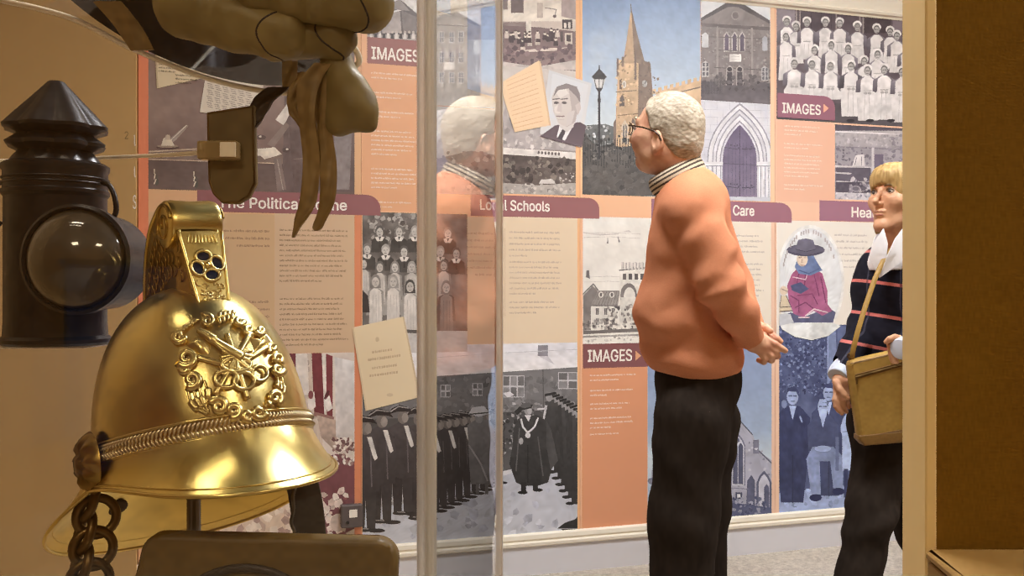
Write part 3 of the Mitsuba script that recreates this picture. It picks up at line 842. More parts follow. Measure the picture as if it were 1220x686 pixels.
    # mayor
    pr.poly([(611, 510), (616, 499), (626, 494), (640, 494), (652, 502), (657, 520), (662, 548), (658, 552), (652, 574), (640, 578), (622, 578), (614, 574), (606, 552), (610, 530)], G(54), G(40))
    pr.poly([(650, 500), (656, 512), (664, 548), (655, 560), (650, 530)], G(70)); pr.line([(618, 510), (614, 560)], 1.6, G(84)); pr.line([(640, 520), (646, 566)], 1.6, G(78)); pr.line([(628, 530), (628, 574)], 1.2, G(30))
    pr.rect(620, 574, 626, 586, G(34)); pr.rect(634, 574, 640, 583, G(34)); pr.el(622, 586, 6, 2, G(26)); pr.el(640, 583, 6, 2, G(26))
    pr.line([(620, 499), (622, 508), (628, 515), (636, 508), (640, 498)], 2.2, G(216)); pr.el(628, 518, 3.2, 3.4, G(220)); pr.el(620, 525, 2.6, 4, G(170)); pr.poly([(624, 494), (632, 494), (629, 502)], G(226))
    pr.el(628, 488, 4.6, 6, G(150)); pr.el(630, 489, 3, 4.4, G(180)); pr.poly([(612, 490), (620, 482), (627, 480), (634, 482), (632, 486), (622, 488), (616, 494)], G(38)); pr.poly([(618, 484), (622, 480), (630, 479), (632, 484), (624, 486)], G(92))
    pr.done('photograph', t, 'blue-grey photograph of a mayor in robe and chain walking past a line of people')
    pr = Print(off=.0036).poly([(419, 390), (479, 377), (498, 473), (435, 489)], (232, 212, 176)).poly([(479, 377), (481, 378), (500, 472), (498, 473)], (206, 186, 152)).poly([(419, 390), (435, 489), (437, 488.5), (421, 389.6)], (222, 200, 164))
    pr.el(449, 404, 2.2, 3, (206, 184, 148)); pr.el(464, 470, 4, 2, (214, 192, 156)); pr.done('printed_document', t, 'tilted cream programme cover with faint print')
    d = Print(off=.0042)
    r = np.random.default_rng(5)
    for a, b, y in ((443, 467, 418), (438, 476, 427), (443, 470, 437), (440, 474, 446)):
        x = a
        while x < b:
            k = r.uniform(1.2, 2.2); yy = y - (x - a) * .14; d.poly([(x, yy), (x + k, yy - .2), (x + k, yy + 2.6), (x, yy + 2.8)], (196, 170, 134)); x += k + r.uniform(.5, 1.4)
    d.done('text_block', t, kind='stuff')
board_b(TB)


# ---- board C
def board_c(t):
    Print(off=.0002).bar(690.5, -60, 693, 250, (244, 196, 150)).done('accent_strip', t)
    def sky(x, y):
        k = np.clip((y + 30) / 190, 0, 1); c = np.clip((fnoise(x, y, .022, 21) - .46) * 4, 0, 1) * np.clip(1 - np.abs(y - 80) / 80, 0, 1) * np.clip((760 - x) / 80, 0, 1) * .8
        return (122 + 92 * k) * (1 - c) + 236 * c, (152 + 74 * k) * (1 - c) + 238 * c, (200 + 32 * k) * (1 - c) + 238 * c
    pr = Print(693, -60, 833.5, 234).base(sky)
    ST, SD, SL = (182, 154, 126), (122, 106, 98), (214, 184, 148)
    pr.poly([(693, 150), (720, 148), (733, 152), (733, 178), (693, 178)], (104, 108, 110)); pr.speck(694, 150, 733, 176, 50, 2.4, [(80, 84, 84), (140, 142, 144), (206, 210, 214)], 22)
    pr.poly([(780, 110), (834, 96), (834, 190), (780, 190)], SL, ST)          # nave
    for k in range(9):
        x = 776 + k * 7; pr.poly([(x, 113 - k * 1.9), (x + 4.2, 111.8 - k * 1.9), (x + 4.2, 106 - k * 1.9), (x, 107 - k * 1.9)], SL)
    pr.line([(778, 118), (834, 104)], 1.6, SD)
    pr.poly([(736, 72), (760, 70), (760, 150), (759, 200), (732, 200), (733, 130)], SL, ST); pr.poly([(760, 70), (774, 76), (777, 118), (790, 126), (788, 200), (758, 200)], SD, (150, 130, 112))
    pr.poly([(751, 10), (754, 40), (756, 76), (741, 76), (745, 52)], SL, ST); pr.poly([(751, 10), (758, 40), (768, 78), (755, 76)], SD, (140, 120, 106)); pr.line([(750.5, 6), (751, 16)], .9, (110, 104, 104))
    for x, y0, y1 in ((735, 70, 92), (741, 68, 80), (756, 62, 96), (772, 74, 96), (764, 72, 80)):
        pr.poly([(x - 1.4, y1), (x - 1.2, y0), (x + 1.2, y0), (x + 1.4, y1)], SD)
    pr.line([(735, 80), (745, 66)], 1.0, SD); pr.line([(758, 66), (774, 80)], 1.0, SD)
    pr.el(742.5, 101, 2.6, 4.4, (226, 222, 214)); pr.el(742.5, 101, 1.6, 3, (170, 160, 150)); pr.el(767, 100, 3.2, 4.2, (170, 168, 166)); pr.line([(767, 100), (769, 97)], .8, (60, 60, 66)); pr.poly([(737, 96), (740, 94), (740, 107), (737, 107)], (116, 98, 88))
    pr.poly([(737, 127), (737.5, 117), (740.5, 113), (743, 117), (743, 127)], (98, 88, 84)); pr.line([(733, 110), (760, 108)], 1, SD); pr.line([(733, 138), (780, 134)], 1.2, (140, 116, 96)); pr.poly([(729, 200), (730, 146), (733, 142), (733, 200)], SD)
    pr.poly([(739, 172), (739.5, 150), (743.5, 143), (747.5, 150), (747.5, 172)], (206, 190, 170)); pr.poly([(741, 172), (741.2, 151), (743.5, 147), (746, 151), (746, 172)], (116, 110, 108)); pr.line([(743.6, 147), (743.6, 172)], .9, (214, 200, 180)); pr.poly([(750, 150), (753, 140), (760, 154), (758, 160)], SD)
    g = Polygon([(733, 72), (790, 72), (790, 196), (733, 196)]); pr.speck(733, 76, 759, 190, 130, 1.5, [SL, ST, (160, 134, 110), (226, 198, 162)], 23); pr.speck(761, 84, 786, 190, 90, 1.6, [SD, (112, 98, 92), (138, 120, 106)], 24)
    pr.poly([(693, 152), (700, 165), (712, 176), (724, 172), (740, 176), (760, 172), (790, 176), (834, 172), (834, 234), (693, 234)], (78, 76, 76), (92, 88, 86))
    for k in range(30):
        x = 696 + k * 3.2; pr.line([(x, 165 + (k % 3)), (x + .3, 200)], .8, (60, 60, 62))
    pr.speck(694, 160, 800, 190, 130, 2.6, [(66, 66, 68), (84, 82, 82), (120, 116, 112), (52, 52, 54)], 25); pr.speck(694, 186, 800, 232, 90, 5, [(78, 76, 76), (88, 85, 84), (96, 92, 90)], 26)
    pr.rect(711.6, 104, 714.2, 190, (54, 54, 58)); pr.rect(711, 118, 714.8, 122, (48, 48, 52)); pr.poly([(705, 93), (720.5, 93), (717, 106), (709, 106)], (206, 206, 206)); pr.poly([(704, 92), (713, 82), (722, 92), (719, 95), (707, 95)], (62, 60, 62)); pr.line([(713, 83), (713, 79)], 1.4, (62, 60, 62))
    for x in (707, 712.8, 718.6):
        pr.line([(x, 94), (713 + (x - 713) * .6, 105)], .9, (66, 64, 66))
    pr.poly([(708.5, 105), (717.5, 105), (715, 109), (711, 109)], (56, 54, 58)); pr.done('photograph', t, 'colour photograph of a church spire and a street lamp against blue sky')
    # chapel front
    C0 = (136, 128, 128)
    pr = Print(834, -20, 916.5, 122).base(tone((220, 226, 234), (232, 236, 242), .04, 27))
    pr.poly([(834, 24), (866, 5), (876, 6), (890, 9), (916, 26), (917, 130), (834, 130)], C0, (126, 118, 120)); pr.speck(835, 30, 916, 100, 260, 1.8, [(124, 118, 118), (146, 138, 138), (158, 150, 148), (116, 108, 110)], 28)
    pr.poly([(834, 22), (864, 4), (882, 4), (916, 25), (916, 29), (878, 9), (866, 9), (834, 26)], (86, 80, 84)); pr.poly([(834, 28), (916, 33), (916, 37), (834, 32)], (104, 96, 98)); pr.el(875, 19, 5, 5.6, (152, 144, 142)); pr.el(875, 19, 3.6, 4.2, (122, 114, 116))
    for x in (864.5, 874, 883):
        pr.poly([(x - 3.6, 62), (x - 3.6, 43), (x, 38), (x + 3.6, 43), (x + 3.6, 62)], (196, 190, 188)); pr.poly([(x - 2.4, 61), (x - 2.4, 44), (x, 40), (x + 2.4, 44), (x + 2.4, 61)], (92, 80, 98))
    pr.line([(834, 44), (916, 47)], .9, (100, 94, 96)); pr.line([(850, 60), (898, 62)], .9, (104, 98, 100)); pr.rect(868, 65, 882, 74, (232, 228, 226)); pr.line([(870, 68), (880, 68)], .6, (190, 186, 184)); pr.line([(870, 71), (880, 71)], .6, (190, 186, 184))
    pr.line([(853.5, 33), (853.5, 90)], 2.4, (160, 152, 150)); pr.line([(894.5, 35), (895, 92)], 2.4, (160, 152, 150)); pr.line([(850, 81), (916, 84)], .9, (96, 90, 92))
    for x, y, w_, h_, c in ((835, 39, 8, 18, (206, 208, 212)), (835, 73, 8.5, 19, (200, 198, 198)), (907, 43, 6, 18, (180, 182, 190)), (906, 79, 8, 17, (186, 184, 186))):
        pr.poly([(x, y + h_), (x, y + 3), (x + w_ / 2, y), (x + w_, y + 3), (x + w_, y + h_)], c)
        if y > 70:
            for i in range(2):
                for j in range(3):
                    pr.rect(x + .9 + i * w_ / 2, y + 2.4 + j * h_ * .29, x + w_ / 2 - .6 + i * w_ / 2, y + 6.6 + j * h_ * .29, (98, 96, 104))
    for x in (868, 880):
        pr.poly([(x - 4.2, 102), (x - 4.2, 82), (x, 78), (x + 4.4, 82), (x + 4.4, 102)], (176, 168, 166)); pr.rect(x - 3, 86, x + 3.2, 102, (66, 60, 66)); pr.el(x, 83, 3, 2.6, (60, 54, 60))
    pr.poly([(834, 97), (850, 98), (860, 102), (884, 102), (900, 98), (917, 100), (917, 126), (834, 126)], (92, 86, 92), (104, 98, 104)); pr.speck(835, 92, 916, 108, 70, 2.6, [(84, 78, 82), (104, 98, 102), (74, 68, 72)], 29); pr.speck(850, 88, 862, 104, 20, 2.8, [(96, 90, 92), (108, 102, 104)], 30); pr.speck(888, 90, 900, 106, 20, 2.8, [(96, 90, 92), (108, 102, 104)], 31)
    for k in range(18):
        pr.line([(835 + k * 1.4, 97), (835 + k * 1.4, 112)], .5, (70, 66, 72))
    pr.done('photograph', t, 'grey photograph of a gabled chapel front')
    # arched doorway
    pr = Print(834, 118.5, 916.5, 239).base(tone((206, 208, 220), (232, 232, 238), .08, 32))
    for k in range(13):
        y = 122 + k * 9; pr.line([(834, y), (917, y + 1)], .5, (196, 198, 210))
        for j in range(6):
            x = 838 + j * 15 + 7 * (k % 2); pr.line([(x, y), (x, y + 9)], .5, (196, 198, 210))
    def arch(w_, top, c, grad=None, bot=239):
        xs = np.linspace(0, 1, 9); cx = 880
        L = [(cx - w_ * (1 - x ** 1.75), 196 - (196 - top) * x ** .72) for x in xs]; R = [(cx + w_ * (1 - x ** 1.75), 196 - (196 - top) * x ** .72) for x in xs[::-1]]
        pr.poly([(cx - w_, bot)] + L + R[1:] + [(cx + w_, bot)], c, grad)
    arch(39, 123, (160, 160, 174)); arch(37.5, 125.5, (228, 228, 234)); arch(33, 130, (150, 150, 166)); arch(32, 132, (214, 214, 222)); arch(29, 136, (170, 170, 184)); arch(27.5, 138.5, (232, 232, 238)); arch(24, 144, (150, 148, 164)); arch(22.5, 146, (206, 206, 216)); arch(20.5, 149, (106, 96, 124), (128, 118, 142))
    for k in range(9):
        pr.line([(862 + k * 4.4, 170 if abs(k - 4) < 4 else 186), (862 + k * 4.4, 232)], .5, (92, 84, 110))
    pr.line([(880, 150), (880, 234)], .9, (84, 76, 100)); pr.line([(861, 195), (899, 197)], 1, (88, 80, 104))
    for y in (176, 222):
        pr.line([(862, y), (877, y + 2)], .9, (76, 70, 92)); pr.line([(883, y + 2), (898, y + 1)], .9, (76, 70, 92)); pr.speck(863, y - 3, 898, y + 4, 14, 1.3, [(84, 78, 100)], 33)
    for x in (841, 846, 851, 856, 904, 909, 913.5):
        pr.rect(x - 1.6, 198, x + 1.4, 236, (232, 232, 238)); pr.rect(x + .6, 198, x + 1.5, 236, (150, 150, 166))
    pr.rect(834, 193, 860, 197.5, (234, 234, 240)); pr.rect(900, 193, 917, 197.5, (234, 234, 240)); pr.line([(834, 198), (860, 198)], .9, (140, 140, 156)); pr.line([(900, 198), (917, 198)], .9, (140, 140, 156))
    pr.poly([(834, 234), (917, 235), (917, 241), (834, 240)], (206, 208, 220)); pr.done('photograph', t, 'pale photograph of a pointed stone arch around a plank door')
    # heading
    b = heading_bar(t, 775, 942, 239.5, 263.5, (158, 106, 122), 14); letters('Care', 872, 897.5, 256.4, 11.6, b)
    # engraving
    pr = Print(693.5, 259, 779, 409).base(tone((230, 226, 218), (240, 237, 230), .03, 34)); K = (112, 106, 106)
    for y in (278, 283, 330, 336):
        pr.line([(695, y), (725, y - 1), (762, y + 1)], .5, (190, 184, 178))
    pr.poly([(694, 276), (712, 279), (736, 278), (736, 279.5), (712, 280.5), (694, 278)], (206, 200, 194)); pr.poly([(740, 276), (748, 274), (752, 277)], (206, 200, 194)); pr.poly([(722, 290), (723, 283), (724, 290)], K); pr.poly([(736, 289), (735, 281), (738, 288)], K)
    pr.poly([(694, 352), (705, 340), (711, 346), (711, 392), (694, 394)], (124, 118, 116)); pr.line([(694, 350), (706, 338), (716, 352)], 1.2, (80, 74, 74)); pr.poly([(697, 330), (698, 322), (701, 322), (702, 332)], K)
    pr.poly([(703, 364), (712, 346), (738, 346), (735, 364)], (150, 144, 140)); pr.poly([(703, 364), (735, 364), (735, 396), (703, 396)], (228, 224, 216)); pr.line([(703, 364), (735, 364)], 1.4, K)
    for k in range(9):
        pr.line([(705 + k * 3.5, 363), (713 + k * 3, 347)], .5, (110, 104, 102))
    for x in (709, 719, 728):
        for y in (367, 379):
            pr.rect(x, y, x + 3.4, y + 8, (90, 84, 84)); pr.line([(x + 1.7, y), (x + 1.7, y + 8)], .5, (206, 200, 194))
    for x in (715, 728):
        pr.el(x, 351, 3, 3.6, (226, 222, 214)); pr.el(x, 351, 1.6, 2.4, (100, 94, 94))
    pr.poly([(737, 324), (741, 314), (744, 322), (780, 318), (780, 396), (737, 396)], (222, 218, 210)); pr.line([(737, 322), (780, 318)], 1.4, K)
    for k in range(11):
        pr.rect(739 + k * 4, 312 + (k % 2), 741.6 + k * 4, 321, (206, 200, 194)); pr.line([(741.6 + k * 4, 313), (741.6 + k * 4, 321)], .5, K)
    for x in (741, 748, 755, 762):
        pr.rect(x, 326, x + 4, 333, (96, 90, 90))
    pr.el(748, 352, 10, 15, (120, 114, 112)); pr.el(749, 354, 7, 12, (232, 228, 220)); pr.rect(739, 354, 758, 378, (226, 222, 214)); pr.el(770, 350, 8, 14, (120, 114, 112)); pr.el(770, 352, 5.5, 11, (232, 228, 220))
    pr.speck(722, 364, 756, 394, 70, 2.6, [(120, 114, 112), (86, 80, 80), (150, 144, 140), (200, 196, 188)], 35); pr.speck(694, 380, 724, 394, 50, 2.2, [(96, 90, 90), (140, 134, 130), (180, 174, 168)], 36)
    pr.poly([(694, 394), (780, 390), (780, 394), (694, 398)], (110, 104, 102)); pr.line([(694, 401), (780, 398)], 2.2, (150, 144, 140)); pr.speck(694, 399, 778, 407, 40, 1.6, [(170, 164, 158), (206, 202, 196)], 37)
    pr.done('engraving_print', t, 'black and white engraving of an old hall with battlements')
    # caption column
    Print(off=.0003).bar(692.5, 437, 770, 650, (224, 152, 112)).done('caption_column', t)
    b = heading_bar(t, 693.5, 771, 408.8, 437.5, (126, 76, 78), 3); letters('IMAGES', 699, 752, 430.6, 13.6, b); arrow(b, 756, 423.5, 6, (222, 160, 120))
    for i, (y, n) in enumerate(((448, 2), (466, 2), (482, 2), (499, 3), (518, 1))):
        words(t, 702, 757, y, 5.6, n, 1.45, (246, 222, 200), 51 + i, fill=1.0)
    # text panel right of the man, and the pale blue church
    Print(off=.0003).bar(775, 262, 918, 390, (238, 228, 212)).done('text_panel', t)
    words(t, 830, 912, 281, 6.4, 5, 1.7, (184, 174, 166), 61); words(t, 830, 912, 315, 6.4, 8, 1.7, (184, 174, 166), 62, fill=1.0); words(t, 780, 822, 280, 8, 6, 1.8, (184, 174, 166), 63, 'r')
    def sky2(x, y):
        k = np.clip((y - 400) / 170, 0, 1) + .12 * (fnoise(x, y, .03, 38) - .5); c = np.clip(1 - np.abs(y - 548) / 36, 0, 1)
        return 132 + 40 * k + 40 * c, 152 + 40 * k + 34 * c, 194 + 22 * k + 18 * c
    pr = Print(770.5, 390, 918, 624).base(sky2); B = (176, 178, 196)
    pr.poly([(775, 560), (850, 480), (866, 486), (896, 518), (898, 524), (900, 534), (918, 548), (918, 624), (775, 624)], B, (166, 168, 188)); pr.line([(850, 480), (866, 485), (895, 517)], 1.4, (86, 88, 110)); pr.line([(900, 534), (920, 553)], 1.6, (86, 88, 110)); pr.poly([(896, 524), (903, 523), (903, 540), (896, 540)], (120, 122, 144))
    pr.speck(776, 500, 918, 610, 240, 2.0, [(158, 160, 180), (190, 192, 208), (200, 202, 216), (140, 142, 164)], 39, Polygon([(775, 562), (850, 484), (866, 490), (894, 520), (918, 552), (918, 624), (775, 624)]))
    def lancet(x, w_, y0, y1, c):
        pr.poly([(x - w_, y1), (x - w_, y0 + w_ * 1.6), (x - w_ * .6, y0 + w_ * .7), (x, y0), (x + w_ * .6, y0 + w_ * .7), (x + w_, y0 + w_ * 1.6), (x + w_, y1)], c)
    lancet(878, 8.6, 516, 578, (112, 114, 140)); lancet(878, 7.4, 519, 578, (196, 198, 212)); lancet(874.8, 2.8, 527, 576, (80, 84, 112)); lancet(881.2, 2.8, 527, 576, (80, 84, 112)); pr.el(878, 524, 2, 2.6, (92, 96, 122))
    lancet(909, 9, 560, 606, (86, 90, 118)); lancet(909, 6.4, 564, 606, (190, 192, 208)); lancet(912, 3, 576, 606, (84, 88, 116)); pr.poly([(888, 600), (889, 572), (894, 565), (898, 572), (898, 604)], (84, 88, 116)); pr.rect(875, 586, 883, 594, (60, 64, 90)); pr.rect(877, 588, 881, 592, (222, 224, 232))
    pr.line([(862, 580), (890, 582)], 1, (120, 122, 146)); pr.poly([(771, 600), (870, 598), (918, 604), (918, 624), (771, 624)], (72, 78, 112), (88, 94, 128)); pr.speck(860, 592, 918, 612, 60, 2.4, [(64, 70, 104), (98, 104, 134), (150, 154, 176)], 40); pr.speck(772, 560, 790, 610, 30, 3, [(100, 104, 130), (130, 134, 156)], 41)
    pr.done('photograph', t, 'blue tinted photograph of a stone church with a lancet window')
    Print(off=.0004).bar(917.5, 262, 922, 626, (236, 198, 172)).bar(917, -60, 922, 240, (244, 206, 170)).done('accent_strip', t)
board_c(TC)


# ---- board D
def nurse(pr, x, y, r, low, seated=False, dark=False):
    """A nurse of the group photograph: head at (x, y), white apron down to low."""
    g = lambda v: (v * 1.0, v * .985, v * .985)
    d = (92, 86, 96) if not dark else (62, 58, 66)
    wd = r * (2.9 if seated else 2.6)
    pr.poly([(x - wd, y + r * 5.4), (x - wd * .94, y + r * 2.6), (x - r * .8, y + r * 1.5), (x + r * .8, y + r * 1.5), (x + wd * .94, y + r * 2.6), (x + wd, y + r * 5.4)], np.array(d) + 50, d)
    pr.poly([(x - r * 2.0, low), (x - r * 1.5, y + r * 4.6), (x - r * 1.6, y + r * 2.5), (x - r * .6, y + r * 1.5), (x + r * .6, y + r * 1.5), (x + r * 1.6, y + r * 2.5), (x + r * 1.5, y + r * 4.6), (x + r * 2.0, low)] if not seated else
            [(x - r * 2.3, low), (x - r * 2.6, y + r * 6.6), (x - r * 1.7, y + r * 5.2), (x - r * 1.6, y + r * 2.4), (x - r * .6, y + r * 1.5), (x + r * .6, y + r * 1.5), (x + r * 1.6, y + r * 2.4), (x + r * 1.7, y + r * 5.2), (x + r * 2.6, y + r * 6.6), (x + r * 2.4, low)], g(234), g(222))
    pr.line([(x - r * .9, y + r * 5.0), (x + r * .9, y + r * 5.0)], r * .3, g(188))
    for k in (-.6, .4):
        pr.line([(x + k * r, y + r * 5.6), (x + k * r * 1.4, low - 1)], r * .14, g(200))
    if seated:
        pr.el(x - r * .5, y + r * 5.6, r * .5, r * .34, g(170), n=8); pr.el(x + r * .5, y + r * 5.6, r * .5, r * .34, g(170), n=8)
    pr.el(x, y - r * .45, r * 1.15, r * 1.05, g(240)); pr.el(x, y + r * .15, r * .84, r * 1.12, g(104)); pr.el(x, y + r * .3, r * .66, r * .92, g(176))
    pr.line([(x - r * .4, y + r * .15), (x - r * .12, y + r * .15)], r * .2, g(84)); pr.line([(x + r * .12, y + r * .15), (x + r * .4, y + r * .15)], r * .2, g(84)); pr.line([(x - r * .2, y + r * .85), (x + r * .2, y + r * .85)], r * .16, g(110))


def board_d(t):
    pr = Print(924, 4, 1180, 150).base(tone((72, 62, 70), (108, 96, 104), .05, 50))
    for x in (947.5, 952, 995, 1023, 1027):
        pr.line([(x, 0), (x, 40)], 1.6, (158, 148, 146))
    pr.rect(924, 0, 946, 50, (142, 132, 142)); pr.rect(1028, 0, 1060, 40, (70, 60, 66)); pr.rect(1062, 0, 1180, 40, (120, 108, 116))
    for x in range(4):
        pr.line([(953 + x * 12, 16), (953 + x * 12, 36)], .6, (60, 52, 58))
    pr.poly([(924, 120), (1180, 132), (1180, 160), (924, 150)], (74, 68, 74), (90, 84, 90))
    for x, y in ((936, 26), (947, 32), (960, 27), (982, 27), (999, 28), (1020, 32), (1043, 35), (1059, 38), (1067, 43), (1079, 55), (1096, 46), (1112, 48), (1128, 50)):
        nurse(pr, x, y, 4.6, y + 44)
    for x, y in ((935, 44), (969, 60), (989, 54), (1009, 58), (1028, 73), (1044, 65), (1090, 72), (1110, 74)):
        nurse(pr, x, y, 4.6, y + 52)
    for x, y in ((945, 76), (966, 77), (988, 79), (1012.5, 79), (1032, 84), (1052, 83), (1073, 86), (1094, 88), (1114, 90)):
        nurse(pr, x, y, 4.9, y + 60 if x > 990 else y + 40, True, abs(x - 1012) < 2)
    for x in (1012, 1035, 1060, 1082):
        pr.el(x, 144, 5, 2, (46, 42, 48))
    pr.done('photograph', t, 'photograph of rows of nurses in white caps and aprons')
    pr = Print(993.5, 154, 1180, 240.5).base(tone((140, 134, 144), (180, 174, 182), .07, 51))
    pr.rect(993, 148, 1180, 158, (84, 78, 90)); pr.rect(993, 156, 1180, 175, (184, 178, 182), (170, 164, 170)); pr.speck(994, 158, 1090, 176, 120, 2.4, [(160, 154, 160), (196, 190, 194), (178, 172, 178)], 52); pr.line([(993, 157), (1090, 161)], 1.6, (222, 216, 220)); pr.line([(993, 175), (1090, 179)], 1.2, (130, 124, 134))
    pr.rect(1037, 176, 1040, 216, (206, 200, 204)); pr.rect(1040, 184, 1051, 214, (112, 102, 122)); pr.speck(994, 176, 1036, 200, 70, 2.2, [(130, 124, 136), (162, 156, 164), (110, 104, 116)], 53); pr.speck(1052, 160, 1090, 230, 120, 3, [(136, 130, 142), (150, 144, 154), (168, 162, 170)], 54)
    pr.poly([(1014, 198), (1018, 185), (1028, 184), (1029, 198)], (222, 216, 218)); pr.line([(1019, 188), (1017, 197)], .8, (120, 114, 126)); pr.line([(1025, 187), (1025, 197)], .8, (120, 114, 126)); pr.line([(994, 198), (1036, 200)], 1.6, (206, 200, 204)); pr.rect(994, 200, 1036, 216, (94, 88, 102)); pr.line([(994, 206), (1012, 207)], 2, (196, 190, 196)); pr.line([(996, 216), (1018, 218)], 1.6, (196, 190, 196))
    pr.rect(994, 217, 1040, 230, (84, 78, 92)); pr.speck(1010, 212, 1046, 232, 60, 2.6, [(190, 184, 190), (96, 90, 104), (140, 134, 146)], 55); pr.el(1018, 225, 6, 4, (150, 144, 156)); pr.el(1018, 225, 4, 2.6, (110, 104, 118)); pr.poly([(994, 229), (1090, 233), (1090, 244), (994, 240)], (196, 190, 198)); pr.speck(994, 229, 1090, 240, 80, 2, [(150, 146, 160), (214, 208, 214), (176, 172, 184)], 56)
    pr.done('photograph', t, 'grey photograph of a stone walled room')
    Print(off=.0003).bar(924, 140, 993, 241, (238, 186, 158)).done('caption_column', t)
    b = heading_bar(t, 924.5, 993, 113.5, 142, (150, 98, 116), 13, off=.0034); letters('IMAGES', 930, 976, 134.5, 11.6, b, off=.0040); k = arrow(b, 979, 129.5, 5.6, (232, 170, 144)); 
    scene[k]['to_world'] = T().translate((NW * .003).tolist())
    for i, (y, n) in enumerate(((151, 3), (172, 2), (186, 6), (221, 2))):
        words(t, 933, 980, y, 4.9, n, 1.35, (250, 230, 216), 71 + i, fill=1.0, off=.0009)
    b = Print(off=.0008).bar(975, 242, 1180, 265.5, (160, 110, 130)).done('heading_bar', t); letters('Health', 1013, 1052, 258.6, 11.6, b)
    Print(off=.0003).bar(924, 265.5, 1180, 406, (240, 234, 224)).done('text_panel', t)
    words(t, 988, 1032, 281, 7.6, 7, 1.8, (192, 184, 178), 81, 'r'); words(t, 1060, 1170, 281, 6.4, 14, 1.7, (160, 150, 144), 82)
    # blue family photograph
    N = lambda v: (v * .84, v * .92 + 4, min(v * .95 + 44, 250))
    pr = Print(927, 386, 1180, 606).base(tone(N(64), N(112), .10, 57))
    pr.speck(928, 388, 990, 470, 420, 2.0, [N(56), N(84), N(128), N(150), N(70)], 58); pr.poly([(984, 386), (994, 386), (996, 440), (984, 460)], N(156)); pr.poly([(996, 386), (1010, 390), (1012, 440), (998, 440)], N(112)); pr.rect(1014, 386, 1180, 500, N(92)); pr.line([(985, 387), (985, 440)], 1.4, N(176))
    pr.poly([(927, 588), (980, 580), (1060, 572), (1180, 560), (1180, 620), (927, 620)], N(178), N(196)); pr.speck(928, 582, 1084, 604, 60, 4, [N(160), N(190), N(206)], 59)
    def man_(x, y, h, c, face=N(196), beard=False, sit=False):
        a = lambda px, py: (x + px * h, y - py * h)
        if sit:
            pr.poly([a(-.14, .48), a(-.15, .72), a(-.07, .82), a(.07, .82), a(.15, .72), a(.15, .48)], c, np.array(c) * .85)
            pr.poly([a(-.16, .40), a(-.1, .52), a(.1, .52), a(.2, .42), a(.19, .12), a(.10, .12), a(.07, .38), a(-.03, .38), a(-.02, .06), a(-.11, .06)], N(150), N(168)); pr.el(*a(-.07, .03), h * .06, h * .035, N(40)); pr.el(*a(.15, .09), h * .06, h * .035, N(40)); pr.el(*a(0, .5), h * .08, h * .03, face)
        else:
            pr.poly([a(-.10, .0), a(-.14, .5), a(-.15, .72), a(-.06, .82), a(.06, .82), a(.15, .72), a(.14, .45), a(.09, .0)], c, np.array(c) * .9); pr.line([a(0, .0), a(0, .4)], h * .012, np.array(c) * .75)
        pr.poly([a(-.03, .82), a(.03, .82), a(.0, .70)], N(214)); pr.el(*a(0, .9), h * .05, h * .072, face); pr.poly([a(-.055, .91), a(-.04, .975), a(.02, .985), a(.055, .94), a(.05, .90), a(.03, .94), a(-.035, .945)], N(66)); pr.line([a(-.03, .905), a(-.01, .905)], h * .012, N(90)); pr.line([a(.01, .905), a(.03, .905)], h * .012, N(90)); pr.line([a(-.015, .86), a(.015, .86)], h * .01, N(120))
        if beard:
            pr.poly([a(-.045, .88), a(.045, .88), a(.03, .80), a(0, .78), a(-.03, .80)], N(216)); pr.poly([a(-.05, .92), a(-.03, .975), a(.03, .975), a(.05, .92), a(.03, .945), a(-.03, .945)], N(200))
    man_(986, 590, 136, N(74)); man_(943, 598, 140, N(58)); man_(979, 596, 124, N(82), beard=True, sit=True)
    pr.el(933, 481, 3.5, 5, N(150)); pr.line([(952, 496), (954, 502)], 2, N(180))
    pr.poly([(1002, 560), (1002, 500), (1008, 490), (1020, 488), (1026, 500), (1027, 560)], N(202), N(220)); pr.el(1004, 510, 4, 9, N(206)); pr.rect(1004, 558, 1009, 592, N(56)); pr.rect(1016, 558, 1021, 592, N(56)); pr.el(1014, 481, 5, 6.5, N(180)); pr.line([(1003, 514), (1024, 512)], 1.6, N(160)); pr.rect(994, 520, 998, 560, N(120))
    for i, x in enumerate((1050, 1080, 1112, 1140)):
        man_(x, 590, 132 - 4 * i, N(70 + 10 * i))
    pr.done('photograph', t, 'blue tinted photograph of a family group with a bearded seated man')
    # round illustration of a cloaked figure with a bell
    pr = Print(927, 262, 1180, 420, off=.0034); pr.clip = None
    pr.clip = Polygon([(927, 250), (1180, 250), (1180, 420), (927, 420)])
    pr.el(963, 336, 41, 68, (236, 236, 234), n=40)
    pr.el(963, 336, 38, 64, (228, 232, 236), n=40)
    pr.poly([(927, 378), (940, 372), (960, 376), (985, 366), (994, 372), (990, 386), (960, 385), (927, 388)], (92, 96, 130)); pr.poly([(927, 386), (950, 384), (990, 384), (1000, 388), (985, 400), (965, 405), (945, 401), (930, 392)], (230, 234, 236))
    R_, RD = (158, 84, 124), (118, 56, 98)
    pr.poly([(936, 340), (942, 326), (950, 318), (966, 318), (978, 326), (984, 346), (984, 362), (990, 370), (978, 376), (968, 370), (956, 378), (944, 374), (938, 360)], R_, (168, 94, 136))
    for a in ([(950, 326), (946, 346)], [(958, 326), (956, 346)], [(968, 326), (974, 352)], [(976, 330), (982, 360)], [(948, 352), (966, 350), (972, 362)], [(946, 366), (958, 360), (968, 368)], [(940, 352), (950, 358), (950, 372)]):
        pr.line(a, 1.3, RD)
    pr.line([(943, 330), (958, 333), (962, 320)], 1.2, (222, 190, 206)); pr.line([(958, 376), (968, 368), (984, 372)], 1.6, (226, 200, 212)); pr.line([(950, 378), (962, 378)], 1.6, (226, 200, 212))
